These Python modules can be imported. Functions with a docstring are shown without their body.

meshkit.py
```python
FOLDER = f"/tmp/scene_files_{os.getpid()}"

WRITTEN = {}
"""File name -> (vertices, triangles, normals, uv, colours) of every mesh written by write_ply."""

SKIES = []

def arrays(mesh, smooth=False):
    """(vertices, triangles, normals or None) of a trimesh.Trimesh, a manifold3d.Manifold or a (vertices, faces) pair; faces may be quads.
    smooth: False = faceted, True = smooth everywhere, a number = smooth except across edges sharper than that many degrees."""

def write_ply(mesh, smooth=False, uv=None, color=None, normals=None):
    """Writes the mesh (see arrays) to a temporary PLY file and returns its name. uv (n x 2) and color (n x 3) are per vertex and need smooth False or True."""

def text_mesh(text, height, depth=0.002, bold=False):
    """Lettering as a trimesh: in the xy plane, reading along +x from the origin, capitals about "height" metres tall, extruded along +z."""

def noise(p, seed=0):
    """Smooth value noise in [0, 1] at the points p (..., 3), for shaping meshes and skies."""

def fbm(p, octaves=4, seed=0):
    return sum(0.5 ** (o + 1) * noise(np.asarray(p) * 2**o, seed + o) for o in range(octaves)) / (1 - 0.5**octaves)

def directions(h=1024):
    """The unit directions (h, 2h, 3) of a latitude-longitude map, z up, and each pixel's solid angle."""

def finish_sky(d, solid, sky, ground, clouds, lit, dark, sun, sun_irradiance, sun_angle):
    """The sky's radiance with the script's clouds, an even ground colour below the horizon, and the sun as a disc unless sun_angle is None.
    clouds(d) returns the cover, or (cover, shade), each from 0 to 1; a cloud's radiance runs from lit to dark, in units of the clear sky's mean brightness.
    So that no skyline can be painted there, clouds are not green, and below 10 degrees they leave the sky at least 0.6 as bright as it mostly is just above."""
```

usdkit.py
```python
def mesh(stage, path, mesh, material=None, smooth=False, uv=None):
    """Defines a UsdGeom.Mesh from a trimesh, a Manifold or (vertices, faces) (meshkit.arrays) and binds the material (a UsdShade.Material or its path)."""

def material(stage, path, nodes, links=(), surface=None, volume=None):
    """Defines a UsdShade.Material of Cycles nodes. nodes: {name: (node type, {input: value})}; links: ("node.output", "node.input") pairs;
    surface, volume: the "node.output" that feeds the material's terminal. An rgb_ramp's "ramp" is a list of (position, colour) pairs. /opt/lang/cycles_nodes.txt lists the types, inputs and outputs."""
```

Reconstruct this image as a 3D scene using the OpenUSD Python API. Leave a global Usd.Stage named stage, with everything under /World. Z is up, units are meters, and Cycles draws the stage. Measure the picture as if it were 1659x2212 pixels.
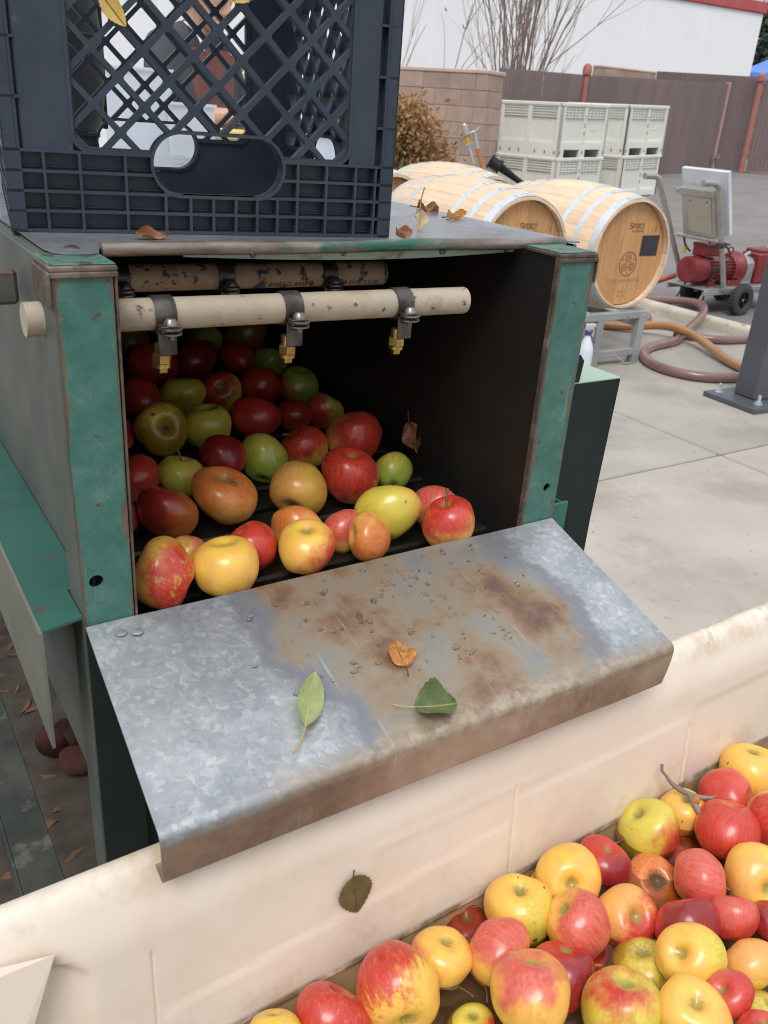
import math, random
import numpy as np, trimesh
import manifold3d as m3
from shapely import affinity
from shapely.geometry import Polygon, LineString, Point, box as sbox, MultiPolygon
from shapely.ops import unary_union
from pxr import Usd, UsdGeom, UsdLux, UsdShade, Sdf, Gf, Vt
import usdkit, meshkit

stage = Usd.Stage.CreateInMemory()
UsdGeom.SetStageUpAxis(stage, 'Z')
world = UsdGeom.Xform.Define(stage, '/World')
UsdGeom.Scope.Define(stage, '/World/Looks')
rng = np.random.default_rng(7)
rnd = random.Random(7)

# ------------------------------------------------------------------ camera, sky, sun, exposure
PITCH, ROLL, YAW = math.radians(24.7956265), math.radians(4.31341757), math.radians(33.92507816)
FOC = 1845.7167 / 1659.0 * 36.0
EYE = np.array([0.0, 0.0, 1.21])
fw = np.array([math.sin(YAW) * math.cos(PITCH), math.cos(YAW) * math.cos(PITCH), -math.sin(PITCH)])
rt0 = np.cross(fw, [0, 0, 1.0]); rt0 /= np.linalg.norm(rt0)
up0 = np.cross(rt0, fw)
rt = math.cos(ROLL) * rt0 + math.sin(ROLL) * up0
up = -math.sin(ROLL) * rt0 + math.cos(ROLL) * up0
cam = UsdGeom.Camera.Define(stage, '/World/camera')
cam.CreateHorizontalApertureAttr(36.0)
cam.CreateVerticalApertureAttr(48.0)
cam.CreateFocalLengthAttr(FOC)
cam.CreateFStopAttr(22.0)
cam.CreateFocusDistanceAttr(0.95)
cam.CreateClippingRangeAttr(Gf.Vec2f(0.02, 2000.0))
cam.CreateExposureAttr(EXPOSURE := 0.38)
cam.AddTransformOp().Set(Gf.Matrix4d(*[float(v) for v in (*rt, 0, *up, 0, *(-fw), 0, *EYE, 1)]))

SUN_DIR = np.array([-0.45, -0.50, 0.95]); SUN_DIR /= np.linalg.norm(SUN_DIR)      # towards the sun
SUN_EL = math.asin(SUN_DIR[2]); SUN_ROT = math.atan2(SUN_DIR[0], SUN_DIR[1])
CLOUD = 9.0
usdkit.material(stage, '/World/Looks/sky_look', {
    'sky': ('sky_texture', {'sky_type': 'single_scattering', 'sun_disc': False, 'sun_elevation': SUN_EL, 'sun_rotation': SUN_ROT}),
    'tc': ('texture_coordinate', {}),
    'n': ('noise_texture', {'scale': 2.2, 'detail': 5.0, 'roughness': 0.55}),
    'r': ('rgb_ramp', {'ramp': [(0.3, (0.80 * CLOUD, 0.86 * CLOUD, 0.95 * CLOUD)), (0.7, (1.0 * CLOUD, 1.02 * CLOUD, 1.05 * CLOUD))]}),
    'm': ('mix_color', {'fac': 0.90, 'use_clamp': False}),
    # an overcast sky is about three times as bright overhead as at the horizon
    'sz': ('separate_xyz', {}), 'cie': ('map_range', {'from_min': 0.0, 'from_max': 1.0, 'to_min': 0.45, 'to_max': 1.28, 'clamp': True}), 'cc': ('combine_xyz', {}), 'mm': ('mix_color', {'blend_type': 'multiply', 'fac': 1.0, 'use_clamp': False}),
    'b': ('background_shader', {'strength': 0.10}),
}, [('tc.generated', 'n.vector'), ('n.fac', 'r.fac'), ('sky.color', 'm.a'), ('r.color', 'm.b'), ('tc.generated', 'sz.vector'), ('sz.z', 'cie.value'), ('cie.result', 'cc.x'), ('cie.result', 'cc.y'), ('cie.result', 'cc.z'), ('m.result', 'mm.a'), ('cc.vector', 'mm.b'), ('mm.result', 'b.color')], surface='b.background')
sky = UsdLux.DomeLight.Define(stage, '/World/sky')
UsdShade.MaterialBindingAPI.Apply(sky.GetPrim()).Bind(UsdShade.Material.Get(stage, '/World/Looks/sky_look'))
sky.GetPrim().SetCustomDataByKey('kind', 'structure')
sun = UsdLux.DistantLight.Define(stage, '/World/sun')
sun.CreateIntensityAttr(0.40); sun.CreateAngleAttr(24.0); sun.CreateColorAttr(Gf.Vec3f(1.0, 0.96, 0.90))
sun.GetInput('normalize') if False else sun.CreateNormalizeAttr(True)
zc = SUN_DIR; xc = np.cross([0, 1.0, 0], zc); xc /= np.linalg.norm(xc); yc = np.cross(zc, xc)
sun.AddTransformOp().Set(Gf.Matrix4d(*[float(v) for v in (*xc, 0, *yc, 0, *zc, 0, 0, 0, 30, 1)]))

# ------------------------------------------------------------------ scene helpers
used = {}
frames = {}


def fresh(parent, name):
    k = parent + '/' + name
    n = used.get(k, 0); used[k] = n + 1
    return k if n == 0 else f'{k}_{n:03d}'


def props(prim, label=None, cat=None, group=None, kind=None):
    for k, v in (('label', label), ('category', cat), ('group', group), ('kind', kind)):
        if v: prim.SetCustomDataByKey(k, v)


def rotz(a):
    c, s = math.cos(a), math.sin(a)
    return np.array([[c, -s, 0], [s, c, 0], [0, 0, 1.0]])


def thing(name, label=None, cat=None, loc=(0, 0, 0), R=None, group=None, kind=None):
    p = fresh('/World', name)
    x = UsdGeom.Xform.Define(stage, p)
    R = np.eye(3) if R is None else np.asarray(R)
    x.AddTransformOp().Set(Gf.Matrix4d(*[float(v) for v in (*R[:, 0], 0, *R[:, 1], 0, *R[:, 2], 0, *loc, 1)]))
    frames[p] = (np.asarray(loc, float), R)
    props(x.GetPrim(), label, cat, group, kind)
    return p


def copy_of(src, label, loc, R=None, group=None, cat=None):
    """a copy of a whole thing, with its parts, by internal reference"""
    base = src.rsplit('/', 1)[1]
    p = fresh('/World', base)
    x = UsdGeom.Xform.Define(stage, p)
    R = np.eye(3) if R is None else np.asarray(R)
    x.GetPrim().GetReferences().AddInternalReference(src)
    x.GetPrim().SetInstanceable(True)
    ops = x.GetOrderedXformOps()
    op = ops[0] if ops else x.AddTransformOp()
    op.Set(Gf.Matrix4d(*[float(v) for v in (*R[:, 0], 0, *R[:, 1], 0, *R[:, 2], 0, *loc, 1)]))
    props(x.GetPrim(), label, cat, group)
    return p


def arr(mesh):
    v, f, _ = meshkit.arrays(mesh, False)
    return v, f


def cat(*ms):
    vs, fs, n = [], [], 0
    for m in ms:
        v, f = arr(m)
        vs.append(v); fs.append(f + n); n += len(v)
    return np.vstack(vs), np.vstack(fs)


def xf(mesh, R=None, t=(0, 0, 0)):
    v, f = arr(mesh)
    if R is not None: v = v @ np.asarray(R).T
    return v + np.asarray(t, float), f


def obj(name, mesh, mat, parent='/World', smooth=35, label=None, cat=None, group=None, kind=None, local=False, uv=None):
    """one Mesh prim; world coordinates are carried into the frame of the thing it belongs to"""
    p = fresh(parent, name)
    v, f = arr(mesh)
    top = '/'.join(parent.split('/')[:3])
    if not local and top in frames:
        loc, R = frames[top]
        v = (v - loc) @ R
    m = usdkit.mesh(stage, p, trimesh.Trimesh(v, f, process=False), mat, smooth=smooth)
    props(m.GetPrim(), label, cat, group, kind)
    return p


def single(name, mesh, mat, label, cat, group=None, kind=None, smooth=35, origin=None):
    """a thing that is one mesh, with its origin at its own base"""
    v, f = arr(mesh)
    o = np.array([v[:, 0].mean(), v[:, 1].mean(), v[:, 2].min()]) if origin is None else np.asarray(origin, float)
    p = fresh('/World', name)
    m = usdkit.mesh(stage, p, trimesh.Trimesh(v - o, f, process=False), mat, smooth=smooth)
    m.AddTranslateOp().Set(Gf.Vec3d(*[float(q) for q in o]))
    props(m.GetPrim(), label, cat, group, kind)
    return p


# ------------------------------------------------------------------ shapes
def bx(x0, x1, y0, y1, z0, z1):
    return trimesh.creation.box(bounds=[[min(x0, x1), min(y0, y1), min(z0, z1)], [max(x0, x1), max(y0, y1), max(z0, z1)]])


def cb(x0, x1, y0, y1, z0, z1, c=0.004):
    """a box with chamfered edges"""
    x0, x1 = sorted((x0, x1)); y0, y1 = sorted((y0, y1)); z0, z1 = sorted((z0, z1))
    c = min(c, 0.45 * (x1 - x0), 0.45 * (y1 - y0), 0.45 * (z1 - z0))
    pts = []
    for x in (0, 1):
        for y in (0, 1):
            for z in (0, 1):
                X, Y, Z = (x0, x1)[x], (y0, y1)[y], (z0, z1)[z]
                sx, sy, sz = (1, -1)[x] * c, (1, -1)[y] * c, (1, -1)[z] * c
                pts += [(X, Y + sy, Z + sz), (X + sx, Y, Z + sz), (X + sx, Y + sy, Z)]
    return m3.Manifold.hull_points(np.array(pts))


def frame_from(d):
    d = np.asarray(d, float); d = d / np.linalg.norm(d)
    a = np.cross(d, [0, 0, 1.0] if abs(d[2]) < 0.9 else [1.0, 0, 0]); a /= np.linalg.norm(a)
    return np.column_stack([a, np.cross(d, a), d])


def cyl(p, q, r, n=20, r2=None, bevel=0.0):
    p, q = np.asarray(p, float), np.asarray(q, float)
    L = np.linalg.norm(q - p); r2 = r if r2 is None else r2
    prof = [(0, 0), (r - bevel, 0), (r, bevel), (r2, L - bevel), (r2 - bevel, L), (0, L)] if bevel else [(0, 0), (r, 0), (r2, L), (0, L)]
    return lathe(prof, n, frame_from(q - p), p)


def lathe(prof, n=24, R=None, t=(0, 0, 0)):
    """profile of (radius, height) turned about z"""
    prof = np.asarray(prof, float)
    a = np.arange(n) * 2 * np.pi / n
    m = len(prof)
    v = np.stack([prof[:, 0][:, None] * np.cos(a), prof[:, 0][:, None] * np.sin(a), np.repeat(prof[:, 1][:, None], n, 1)], -1).reshape(-1, 3)
    i, j = np.meshgrid(np.arange(m - 1), np.arange(n), indexing='ij')
    q = np.stack([i * n + j, i * n + (j + 1) % n, (i + 1) * n + (j + 1) % n, (i + 1) * n + j], -1).reshape(-1, 4)
    f = np.vstack([q[:, [0, 1, 2]], q[:, [0, 2, 3]]])
    ar = np.linalg.norm(np.cross(v[f[:, 1]] - v[f[:, 0]], v[f[:, 2]] - v[f[:, 0]]), axis=1)
    return xf((v, f[ar > 1e-14]), R, t)


def tube(pts, r, n=12, caps=True, smooth_n=0):
    """a round tube along a polyline (optionally splined)"""
    p = np.asarray(pts, float)
    if smooth_n:
        from scipy.interpolate import CubicSpline
        s = np.r_[0, np.cumsum(np.linalg.norm(np.diff(p, axis=0), axis=1))]
        p = CubicSpline(s, p)(np.linspace(0, s[-1], smooth_n))
    rr = np.broadcast_to(r, (len(p),)) if np.ndim(r) == 0 else np.interp(np.linspace(0, 1, len(p)), np.linspace(0, 1, len(r)), r)
    t = np.gradient(p, axis=0); t /= np.linalg.norm(t, axis=1, keepdims=True) + 1e-12
    a = frame_from(t[0])[:, 0]
    A = []
    for k in range(len(p)):
        a = a - t[k] * (a @ t[k]); a /= np.linalg.norm(a); A.append(a)
    A = np.array(A); B = np.cross(t, A)
    ang = np.arange(n) * 2 * np.pi / n
    v = p[:, None] + rr[:, None, None] * (np.cos(ang)[None, :, None] * A[:, None] + np.sin(ang)[None, :, None] * B[:, None])
    v = v.reshape(-1, 3)
    i, j = np.meshgrid(np.arange(len(p) - 1), np.arange(n), indexing='ij')
    q = np.stack([i * n + j, i * n + (j + 1) % n, (i + 1) * n + (j + 1) % n, (i + 1) * n + j], -1).reshape(-1, 4)
    f = [q[:, [0, 1, 2]], q[:, [0, 2, 3]]]
    if caps:
        c0, c1 = len(v), len(v) + 1
        v = np.vstack([v, p[0], p[-1]]); k = np.arange(n); e = (len(p) - 1) * n
        f += [np.stack([np.full(n, c0), (k + 1) % n, k], 1), np.stack([np.full(n, c1), e + k, e + (k + 1) % n], 1)]
    return v, np.vstack(f)


def extrude(poly, h, R=None, t=(0, 0, 0)):
    """shapely polygon(s) in xy pulled up along z by h"""
    gs = [g for g in getattr(poly, 'geoms', [poly]) if g.area > 1e-12]
    return xf(cat(*[trimesh.creation.extrude_polygon(g, h, engine='earcut') for g in gs]), R, t)


XZ = np.array([[1, 0, 0], [0, 0, -1], [0, 1, 0]], float)        # xy -> xz, extrusion towards -y
XZb = np.array([[1, 0, 0], [0, 0, 1], [0, 1, 0]], float)        # mirrored partner, towards +y (flips winding)


def front(poly, y, h):
    """polygon drawn in (x, z), front face at y - h, back face at y"""
    return extrude(poly, h, XZ, (0, y, 0))


def side(poly, x, h):
    """polygon drawn in (y, z), between x and x + h"""
    return extrude(poly, h, np.array([[0, 0, 1], [1, 0, 0], [0, 1, 0]], float), (x, 0, 0))


def grid(P):
    """a sheet from an (m, n, 3) array"""
    P = np.asarray(P, float); m, n = P.shape[:2]
    i, j = np.meshgrid(np.arange(m - 1), np.arange(n - 1), indexing='ij')
    q = np.stack([i * n + j, (i + 1) * n + j, (i + 1) * n + j + 1, i * n + j + 1], -1).reshape(-1, 4)
    return P.reshape(-1, 3), np.vstack([q[:, [0, 1, 2]], q[:, [0, 2, 3]]])


def thick(P, d):
    """a closed sheet: grid P and its offset by vectors d"""
    P = np.asarray(P, float); m, n = P.shape[:2]
    v1, f1 = grid(P); v2, f2 = grid(P + np.asarray(d, float)); N = m * n
    idx = np.arange(N).reshape(m, n)
    loop = np.r_[idx[0, :], idx[1:, -1], idx[-1, -2::-1], idx[-2:0:-1, 0]]
    a, b = loop, np.roll(loop, -1)
    s = np.vstack([np.stack([a, b, b + N], 1), np.stack([a, b + N, a + N], 1)])
    v, f = np.vstack([v1, v2]), np.vstack([f1, f2[:, ::-1] + N, s])
    tm = trimesh.Trimesh(v, f, process=False); tm.fix_normals()
    return np.array(tm.vertices), np.array(tm.faces)


def sstep(a, b, x):
    t = np.clip((np.asarray(x, float) - a) / (b - a), 0, 1)
    return t * t * (3 - 2 * t)


def torus(c, axis, R0, r, n=28, m=8):
    a = np.arange(n + 1) * 2 * np.pi / n
    F = frame_from(axis)
    return tube(np.asarray(c) + R0 * (np.cos(a)[:, None] * F[:, 0] + np.sin(a)[:, None] * F[:, 1]), r, m, caps=False)


def ring(c, axis, r_in, r_out, w, n=32):
    return lathe([(r_in, -w / 2), (r_out, -w / 2), (r_out, w / 2), (r_in, w / 2), (r_in, -w / 2)], n, frame_from(axis), c)


def text_on(txt, h, depth, R, t, center=True, bold=False, stretch=1.0):
    m = meshkit.text_mesh(txt, h, depth, bold)
    v = np.array(m.vertices)
    if center: v[:, 0] -= (v[:, 0].max() + v[:, 0].min()) / 2
    v[:, 0] *= stretch
    return xf((v, np.array(m.faces)), R, t)


# ------------------------------------------------------------------ materials
LK = '/World/Looks/'


def mat(name, c1, c2=None, scale=6.0, rough=0.5, metal=0.0, bump=0.0, bscale=60.0, lo=0.35, hi=0.65, detail=4.0, spec=0.5, rough2=None,
        spots=None, spot_scale=40.0, spot_lo=0.62, spot_hi=0.68, stretch=None, coat=0.0, vary=0.0, trans=0.0, coord='object', bdist=0.002, third=None, tscale=1.5, tlo=.5, thi=.7, zdirt=()):
    """principled with two-tone noise, optional spots, a broad third tone, fine bump, per-object variation"""
    n = {'tc': ('texture_coordinate', {}), 'g': ('geometry', {}), 'p': ('principled_bsdf', {'roughness': rough, 'metallic': metal, 'specular_ior_level': spec, 'coat_weight': coat})}
    l = []
    src = 'tc.object' if coord == 'object' else 'g.position'
    if stretch:
        n['map'] = ('mapping', {'scale': stretch}); l.append((src, 'map.vector')); src = 'map.vector'
    n['n'] = ('noise_texture', {'scale': scale, 'detail': detail, 'roughness': 0.6})
    n['r'] = ('rgb_ramp', {'ramp': [(lo, c1), (hi, c2 or c1)]})
    l += [(src, 'n.vector'), ('n.fac', 'r.fac')]
    out = 'r.color'
    if third:
        n['n3'] = ('noise_texture', {'scale': tscale, 'detail': 5.0, 'roughness': 0.65}); n['r3'] = ('rgb_ramp', {'ramp': [(tlo, (0, 0, 0)), (thi, (1, 1, 1))]})
        n['m3'] = ('mix_color', {'b': third})
        l += [(src, 'n3.vector'), ('n3.fac', 'r3.fac'), ('r3.color', 'm3.fac'), (out, 'm3.a')]; out = 'm3.result'
    if spots:
        n['ns'] = ('noise_texture', {'scale': spot_scale, 'detail': 3.0, 'roughness': 0.7}); n['rs'] = ('rgb_ramp', {'ramp': [(spot_lo, (0, 0, 0)), (spot_hi, (1, 1, 1))]})
        n['ms'] = ('mix_color', {'b': spots})
        l += [(src, 'ns.vector'), ('ns.fac', 'rs.fac'), ('rs.color', 'ms.fac'), (out, 'ms.a')]; out = 'ms.result'
    for k, (za, zb_, zc_, zd, col, sc_, lo_, hi_) in enumerate(zdirt):      # grime between two heights, broken up by noise
        n[f'dg{k}'] = ('separate_xyz', {}); n[f'du{k}'] = ('map_range', {'range_type': 'smoothstep', 'from_min': za, 'from_max': zb_}); n[f'dd{k}'] = ('map_range', {'range_type': 'smoothstep', 'from_min': zd, 'from_max': zc_})
        n[f'dn{k}'] = ('noise_texture', {'scale': sc_, 'detail': 6.0, 'roughness': .7}); n[f'dr{k}'] = ('rgb_ramp', {'ramp': [(lo_, (0, 0, 0)), (hi_, (1, 1, 1))]}); n[f'da{k}'] = ('math', {'math_type': 'multiply'}); n[f'db{k}'] = ('math', {'math_type': 'multiply'}); n[f'dm{k}'] = ('mix_color', {'b': col})
        l += [('g.position', f'dg{k}.vector'), (f'dg{k}.z', f'du{k}.value'), (f'dg{k}.z', f'dd{k}.value'), ('g.position', f'dn{k}.vector'), (f'dn{k}.fac', f'dr{k}.fac'), (f'du{k}.result', f'da{k}.value1'), (f'dd{k}.result', f'da{k}.value2'), (f'da{k}.value', f'db{k}.value1'), (f'dr{k}.color', f'db{k}.value2'), (f'db{k}.value', f'dm{k}.fac'), (out, f'dm{k}.a')]; out = f'dm{k}.result'
    if vary:
        n['oi'] = ('object_info', {}); n['mr'] = ('map_range', {'from_min': 0.0, 'from_max': 1.0, 'to_min': 1 - vary, 'to_max': 1 + vary}); n['hv'] = ('hsv', {})
        l += [('oi.random', 'mr.value'), ('mr.result', 'hv.value'), (out, 'hv.color')]; out = 'hv.color'
    l.append((out, 'p.base_color'))
    if rough2 is not None:
        n['rr'] = ('map_range', {'from_min': lo, 'from_max': hi, 'to_min': rough, 'to_max': rough2, 'clamp': True}); l += [('n.fac', 'rr.value'), ('rr.result', 'p.roughness')]
    if bump:
        n['nb'] = ('noise_texture', {'scale': bscale, 'detail': 4.0, 'roughness': 0.6}); n['bp'] = ('bump', {'strength': bump, 'distance': bdist})
        l += [(src, 'nb.vector'), ('nb.fac', 'bp.height'), ('bp.normal', 'p.normal')]
    surf = 'p.BSDF'
    if trans:
        n['tl'] = ('translucent_bsdf', {}); n['mx'] = ('mix_closure', {'fac': trans}); l += [(out, 'tl.color'), ('p.BSDF', 'mx.closure1'), ('tl.BSDF', 'mx.closure2')]; surf = 'mx.closure'
    return usdkit.material(stage, LK + name, n, l, surface=surf)


M = {}
M['concrete'] = mat('concrete', (0.31, 0.288, 0.252), (0.42, 0.393, 0.348), scale=1.7, rough=0.85, bump=0.25, bscale=90, lo=0.3, hi=0.7, detail=8, third=(0.235, 0.215, 0.19), tscale=1.3, tlo=0.50, thi=0.74, spots=(0.19, 0.172, 0.15), spot_scale=30, spot_lo=0.66, spot_hi=0.74, coord='position', vary=0.06)
M['concrete_warm'] = mat('concrete_warm', (0.34, 0.305, 0.262), (0.45, 0.41, 0.36), scale=1.9, rough=0.85, bump=0.25, bscale=90, lo=0.3, hi=0.7, detail=8, third=(0.25, 0.22, 0.185), tscale=1.6, tlo=0.50, thi=0.74, spots=(0.21, 0.185, 0.155), spot_scale=30, spot_lo=0.64, spot_hi=0.74, coord='position', vary=0.04)
M['concrete_edge'] = mat('concrete_edge', (0.16, 0.145, 0.125), (0.24, 0.225, 0.2), scale=9, rough=0.9, coord='position')
M['asphalt'] = mat('asphalt', (0.17, 0.158, 0.148), (0.22, 0.207, 0.195), scale=2.0, rough=0.8, bump=0.3, bscale=160, detail=8, third=(0.145, 0.137, 0.13), tscale=0.35, coord='position')  # base colour lifted to stand in for veiling glare
M['curb'] = mat('curb', (0.48, 0.43, 0.34), (0.58, 0.53, 0.44), scale=8, rough=0.9, bump=0.4, bscale=70, spots=(0.25, 0.22, 0.17), spot_scale=14, spot_lo=0.58, spot_hi=0.72)
M['shaded_dirt'] = mat('shaded_dirt', (0.035, 0.026, 0.019), (0.065, 0.052, 0.04), scale=14, rough=0.95, bump=0.6, bscale=80, coord='position')  # brown tone darkened to stand in for missing shade on the ground
M['green_paint'] = mat('green_paint', (0.022, 0.105, 0.08), (0.04, 0.145, 0.115), scale=9, rough=0.45, rough2=0.6, spots=(0.085, 0.05, 0.032), spot_scale=26, spot_lo=0.66, spot_hi=0.72, bump=0.15, bscale=70, third=(0.11, 0.19, 0.165), tscale=14, tlo=.56, thi=.72)
M['green_pale'] = mat('green_pale', (0.30, 0.43, 0.34), (0.40, 0.50, 0.40), scale=10, rough=0.55, spots=(0.25, 0.17, 0.11), spot_scale=18, spot_lo=0.6, spot_hi=0.68, stretch=(1, .3, 1))
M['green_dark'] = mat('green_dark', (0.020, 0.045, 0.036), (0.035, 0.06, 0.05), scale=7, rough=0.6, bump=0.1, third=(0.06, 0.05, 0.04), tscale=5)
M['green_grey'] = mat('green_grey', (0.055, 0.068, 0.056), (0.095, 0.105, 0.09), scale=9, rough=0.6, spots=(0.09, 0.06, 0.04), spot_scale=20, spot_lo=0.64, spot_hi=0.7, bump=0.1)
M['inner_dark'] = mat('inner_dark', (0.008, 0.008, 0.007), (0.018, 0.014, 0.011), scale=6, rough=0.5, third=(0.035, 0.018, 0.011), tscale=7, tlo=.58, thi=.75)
M['rust'] = mat('rust', (0.055, 0.040, 0.032), (0.13, 0.095, 0.075), scale=50, rough=0.6, metal=0.2, bump=0.3, bscale=180, third=(0.20, 0.16, 0.13), tscale=22, tlo=.56, thi=.66)
M['rod'] = mat('rod', (0.16, 0.13, 0.105), (0.30, 0.26, 0.22), scale=22, rough=0.35, metal=0.6, bump=0.2, bscale=150, third=(0.05, 0.15, 0.115), tscale=9, tlo=.52, thi=.62, stretch=(1, 3, 3))
M['lid'] = mat('lid', (0.25, 0.27, 0.29), (0.36, 0.38, 0.40), scale=9, rough=0.14, rough2=0.42, metal=0.6, bump=0.2, bscale=45, third=(0.30, 0.20, 0.19), tscale=7, tlo=.66, thi=.76)
M['crate'] = mat('crate', (0.022, 0.031, 0.049), (0.035, 0.046, 0.068), scale=12, rough=0.34, rough2=0.46, bump=0.12, bscale=220, spots=(0.075, 0.082, 0.095), spot_scale=85, spot_lo=0.66, spot_hi=0.80, third=(0.05, 0.055, 0.065), tscale=9, tlo=.55, thi=.8, bdist=.001)
M['pvc'] = mat('pvc', (0.32, 0.262, 0.19), (0.42, 0.36, 0.275), scale=14, rough=0.45, spots=(0.10, 0.06, 0.035), spot_scale=55, spot_lo=0.63, spot_hi=0.70, third=(0.27, 0.20, 0.12), tscale=18, tlo=.55, thi=.7)
M['pvc_dirty'] = mat('pvc_dirty', (0.33, 0.235, 0.15), (0.42, 0.32, 0.22), scale=14, rough=0.5, spots=(0.06, 0.035, 0.02), spot_scale=70, spot_lo=0.55, spot_hi=0.62, third=(0.30, 0.2, 0.12), tscale=30)
M['clamp'] = mat('clamp', (0.06, 0.055, 0.05), (0.16, 0.14, 0.12), scale=60, rough=0.4, metal=0.8, bump=0.2, bscale=200)
M['screw'] = mat('screw', (0.16, 0.15, 0.14), (0.30, 0.28, 0.26), scale=90, rough=0.38, metal=0.85)
M['litter'] = mat('litter', (0.085, 0.04, 0.02), (0.15, 0.075, 0.035), scale=20, rough=.8, vary=.2)
M['steel'] = mat('steel', (0.42, 0.42, 0.42), (0.55, 0.55, 0.55), scale=30, rough=0.35, metal=0.9)
M['brass'] = mat('brass', (0.45, 0.29, 0.085), (0.62, 0.43, 0.15), scale=60, rough=0.32, metal=0.95, third=(0.22, 0.14, 0.05), tscale=80)
M['tote'] = mat('tote', (0.71, 0.615, 0.515), (0.785, 0.70, 0.608), scale=3.0, rough=0.42, bump=0.08, bscale=130, lo=.3, hi=.7, spots=(0.36, 0.27, 0.19), spot_scale=95, spot_lo=0.735, spot_hi=0.765, third=(0.67, 0.555, 0.44), tscale=5, tlo=.5, thi=.75, zdirt=((.690, .712, .73, .74, (.50, .40, .27), 9.0, .50, .68), (.7, .715, .73, .74, (.33, .27, .21), 34.0, .62, .70), (.538, .543, .5455, .552, (.24, .17, .12), 30.0, .30, .55), (.542, .547, .565, .62, (.60, .47, .36), 14.0, .5, .7)))
M['black'] = mat('black', (0.012, 0.012, 0.014), (0.022, 0.022, 0.025), scale=10, rough=0.5)
M['blackmotor'] = mat('blackmotor', (0.008, 0.0085, 0.0095), (0.014, 0.0145, 0.016), scale=14, rough=0.5, spec=.25, bump=0.1)
M['cap_green'] = mat('cap_green', (0.05, 0.14, 0.11), (0.10, 0.20, 0.165), scale=30, rough=.5, spots=(0.06, 0.045, 0.03), spot_scale=60, spot_lo=.5, spot_hi=.6)
M['shaded_ledge'] = mat('shaded_ledge', (0.012, 0.072, 0.054), (0.022, 0.10, 0.078), scale=9, rough=.5, spots=(0.08, 0.045, 0.028), spot_scale=24, spot_lo=.64, spot_hi=.70, third=(.05, .12, .10), tscale=12, tlo=.6, thi=.75)  # darker copy of the green paint, shade put into its colour
M['plate_grey'] = mat('plate_grey', (0.075, 0.072, 0.06), (0.11, 0.105, 0.09), scale=12, rough=.6, spots=(.09, .05, .03), spot_scale=30, spot_lo=.6, spot_hi=.66)
M['skirt'] = mat('skirt', (0.115, 0.12, 0.098), (0.165, 0.168, 0.142), scale=9, rough=0.6)
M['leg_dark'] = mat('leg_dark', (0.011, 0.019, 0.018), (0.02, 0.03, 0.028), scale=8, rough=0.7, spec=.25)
M['leafdry'] = mat('leafdry', (0.50, 0.20, 0.05), (0.62, 0.30, 0.09), scale=90, rough=0.6, bump=0.4, bscale=300, third=(0.30, 0.10, 0.03), tscale=80, tlo=.55, thi=.7, trans=0.2)
M['leafbrown'] = mat('leafbrown', (0.20, 0.075, 0.03), (0.30, 0.13, 0.06), scale=80, rough=0.5, bump=0.3, bscale=300, trans=0.15)
M['leaftan'] = mat('leaftan', (0.55, 0.42, 0.22), (0.66, 0.52, 0.32), scale=80, rough=0.6, third=(0.16, 0.07, 0.04), tscale=40, tlo=.58, thi=.64, trans=0.2)
M['leafyellow'] = mat('leafyellow', (0.62, 0.42, 0.08), (0.72, 0.53, 0.16), scale=60, rough=0.55, third=(0.10, 0.05, 0.035), tscale=38, tlo=.60, thi=.64, trans=0.25)
M['leafolive'] = mat('leafolive', (0.10, 0.085, 0.030), (0.15, 0.125, 0.05), scale=70, rough=0.55, bump=0.2, trans=0.1)
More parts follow.
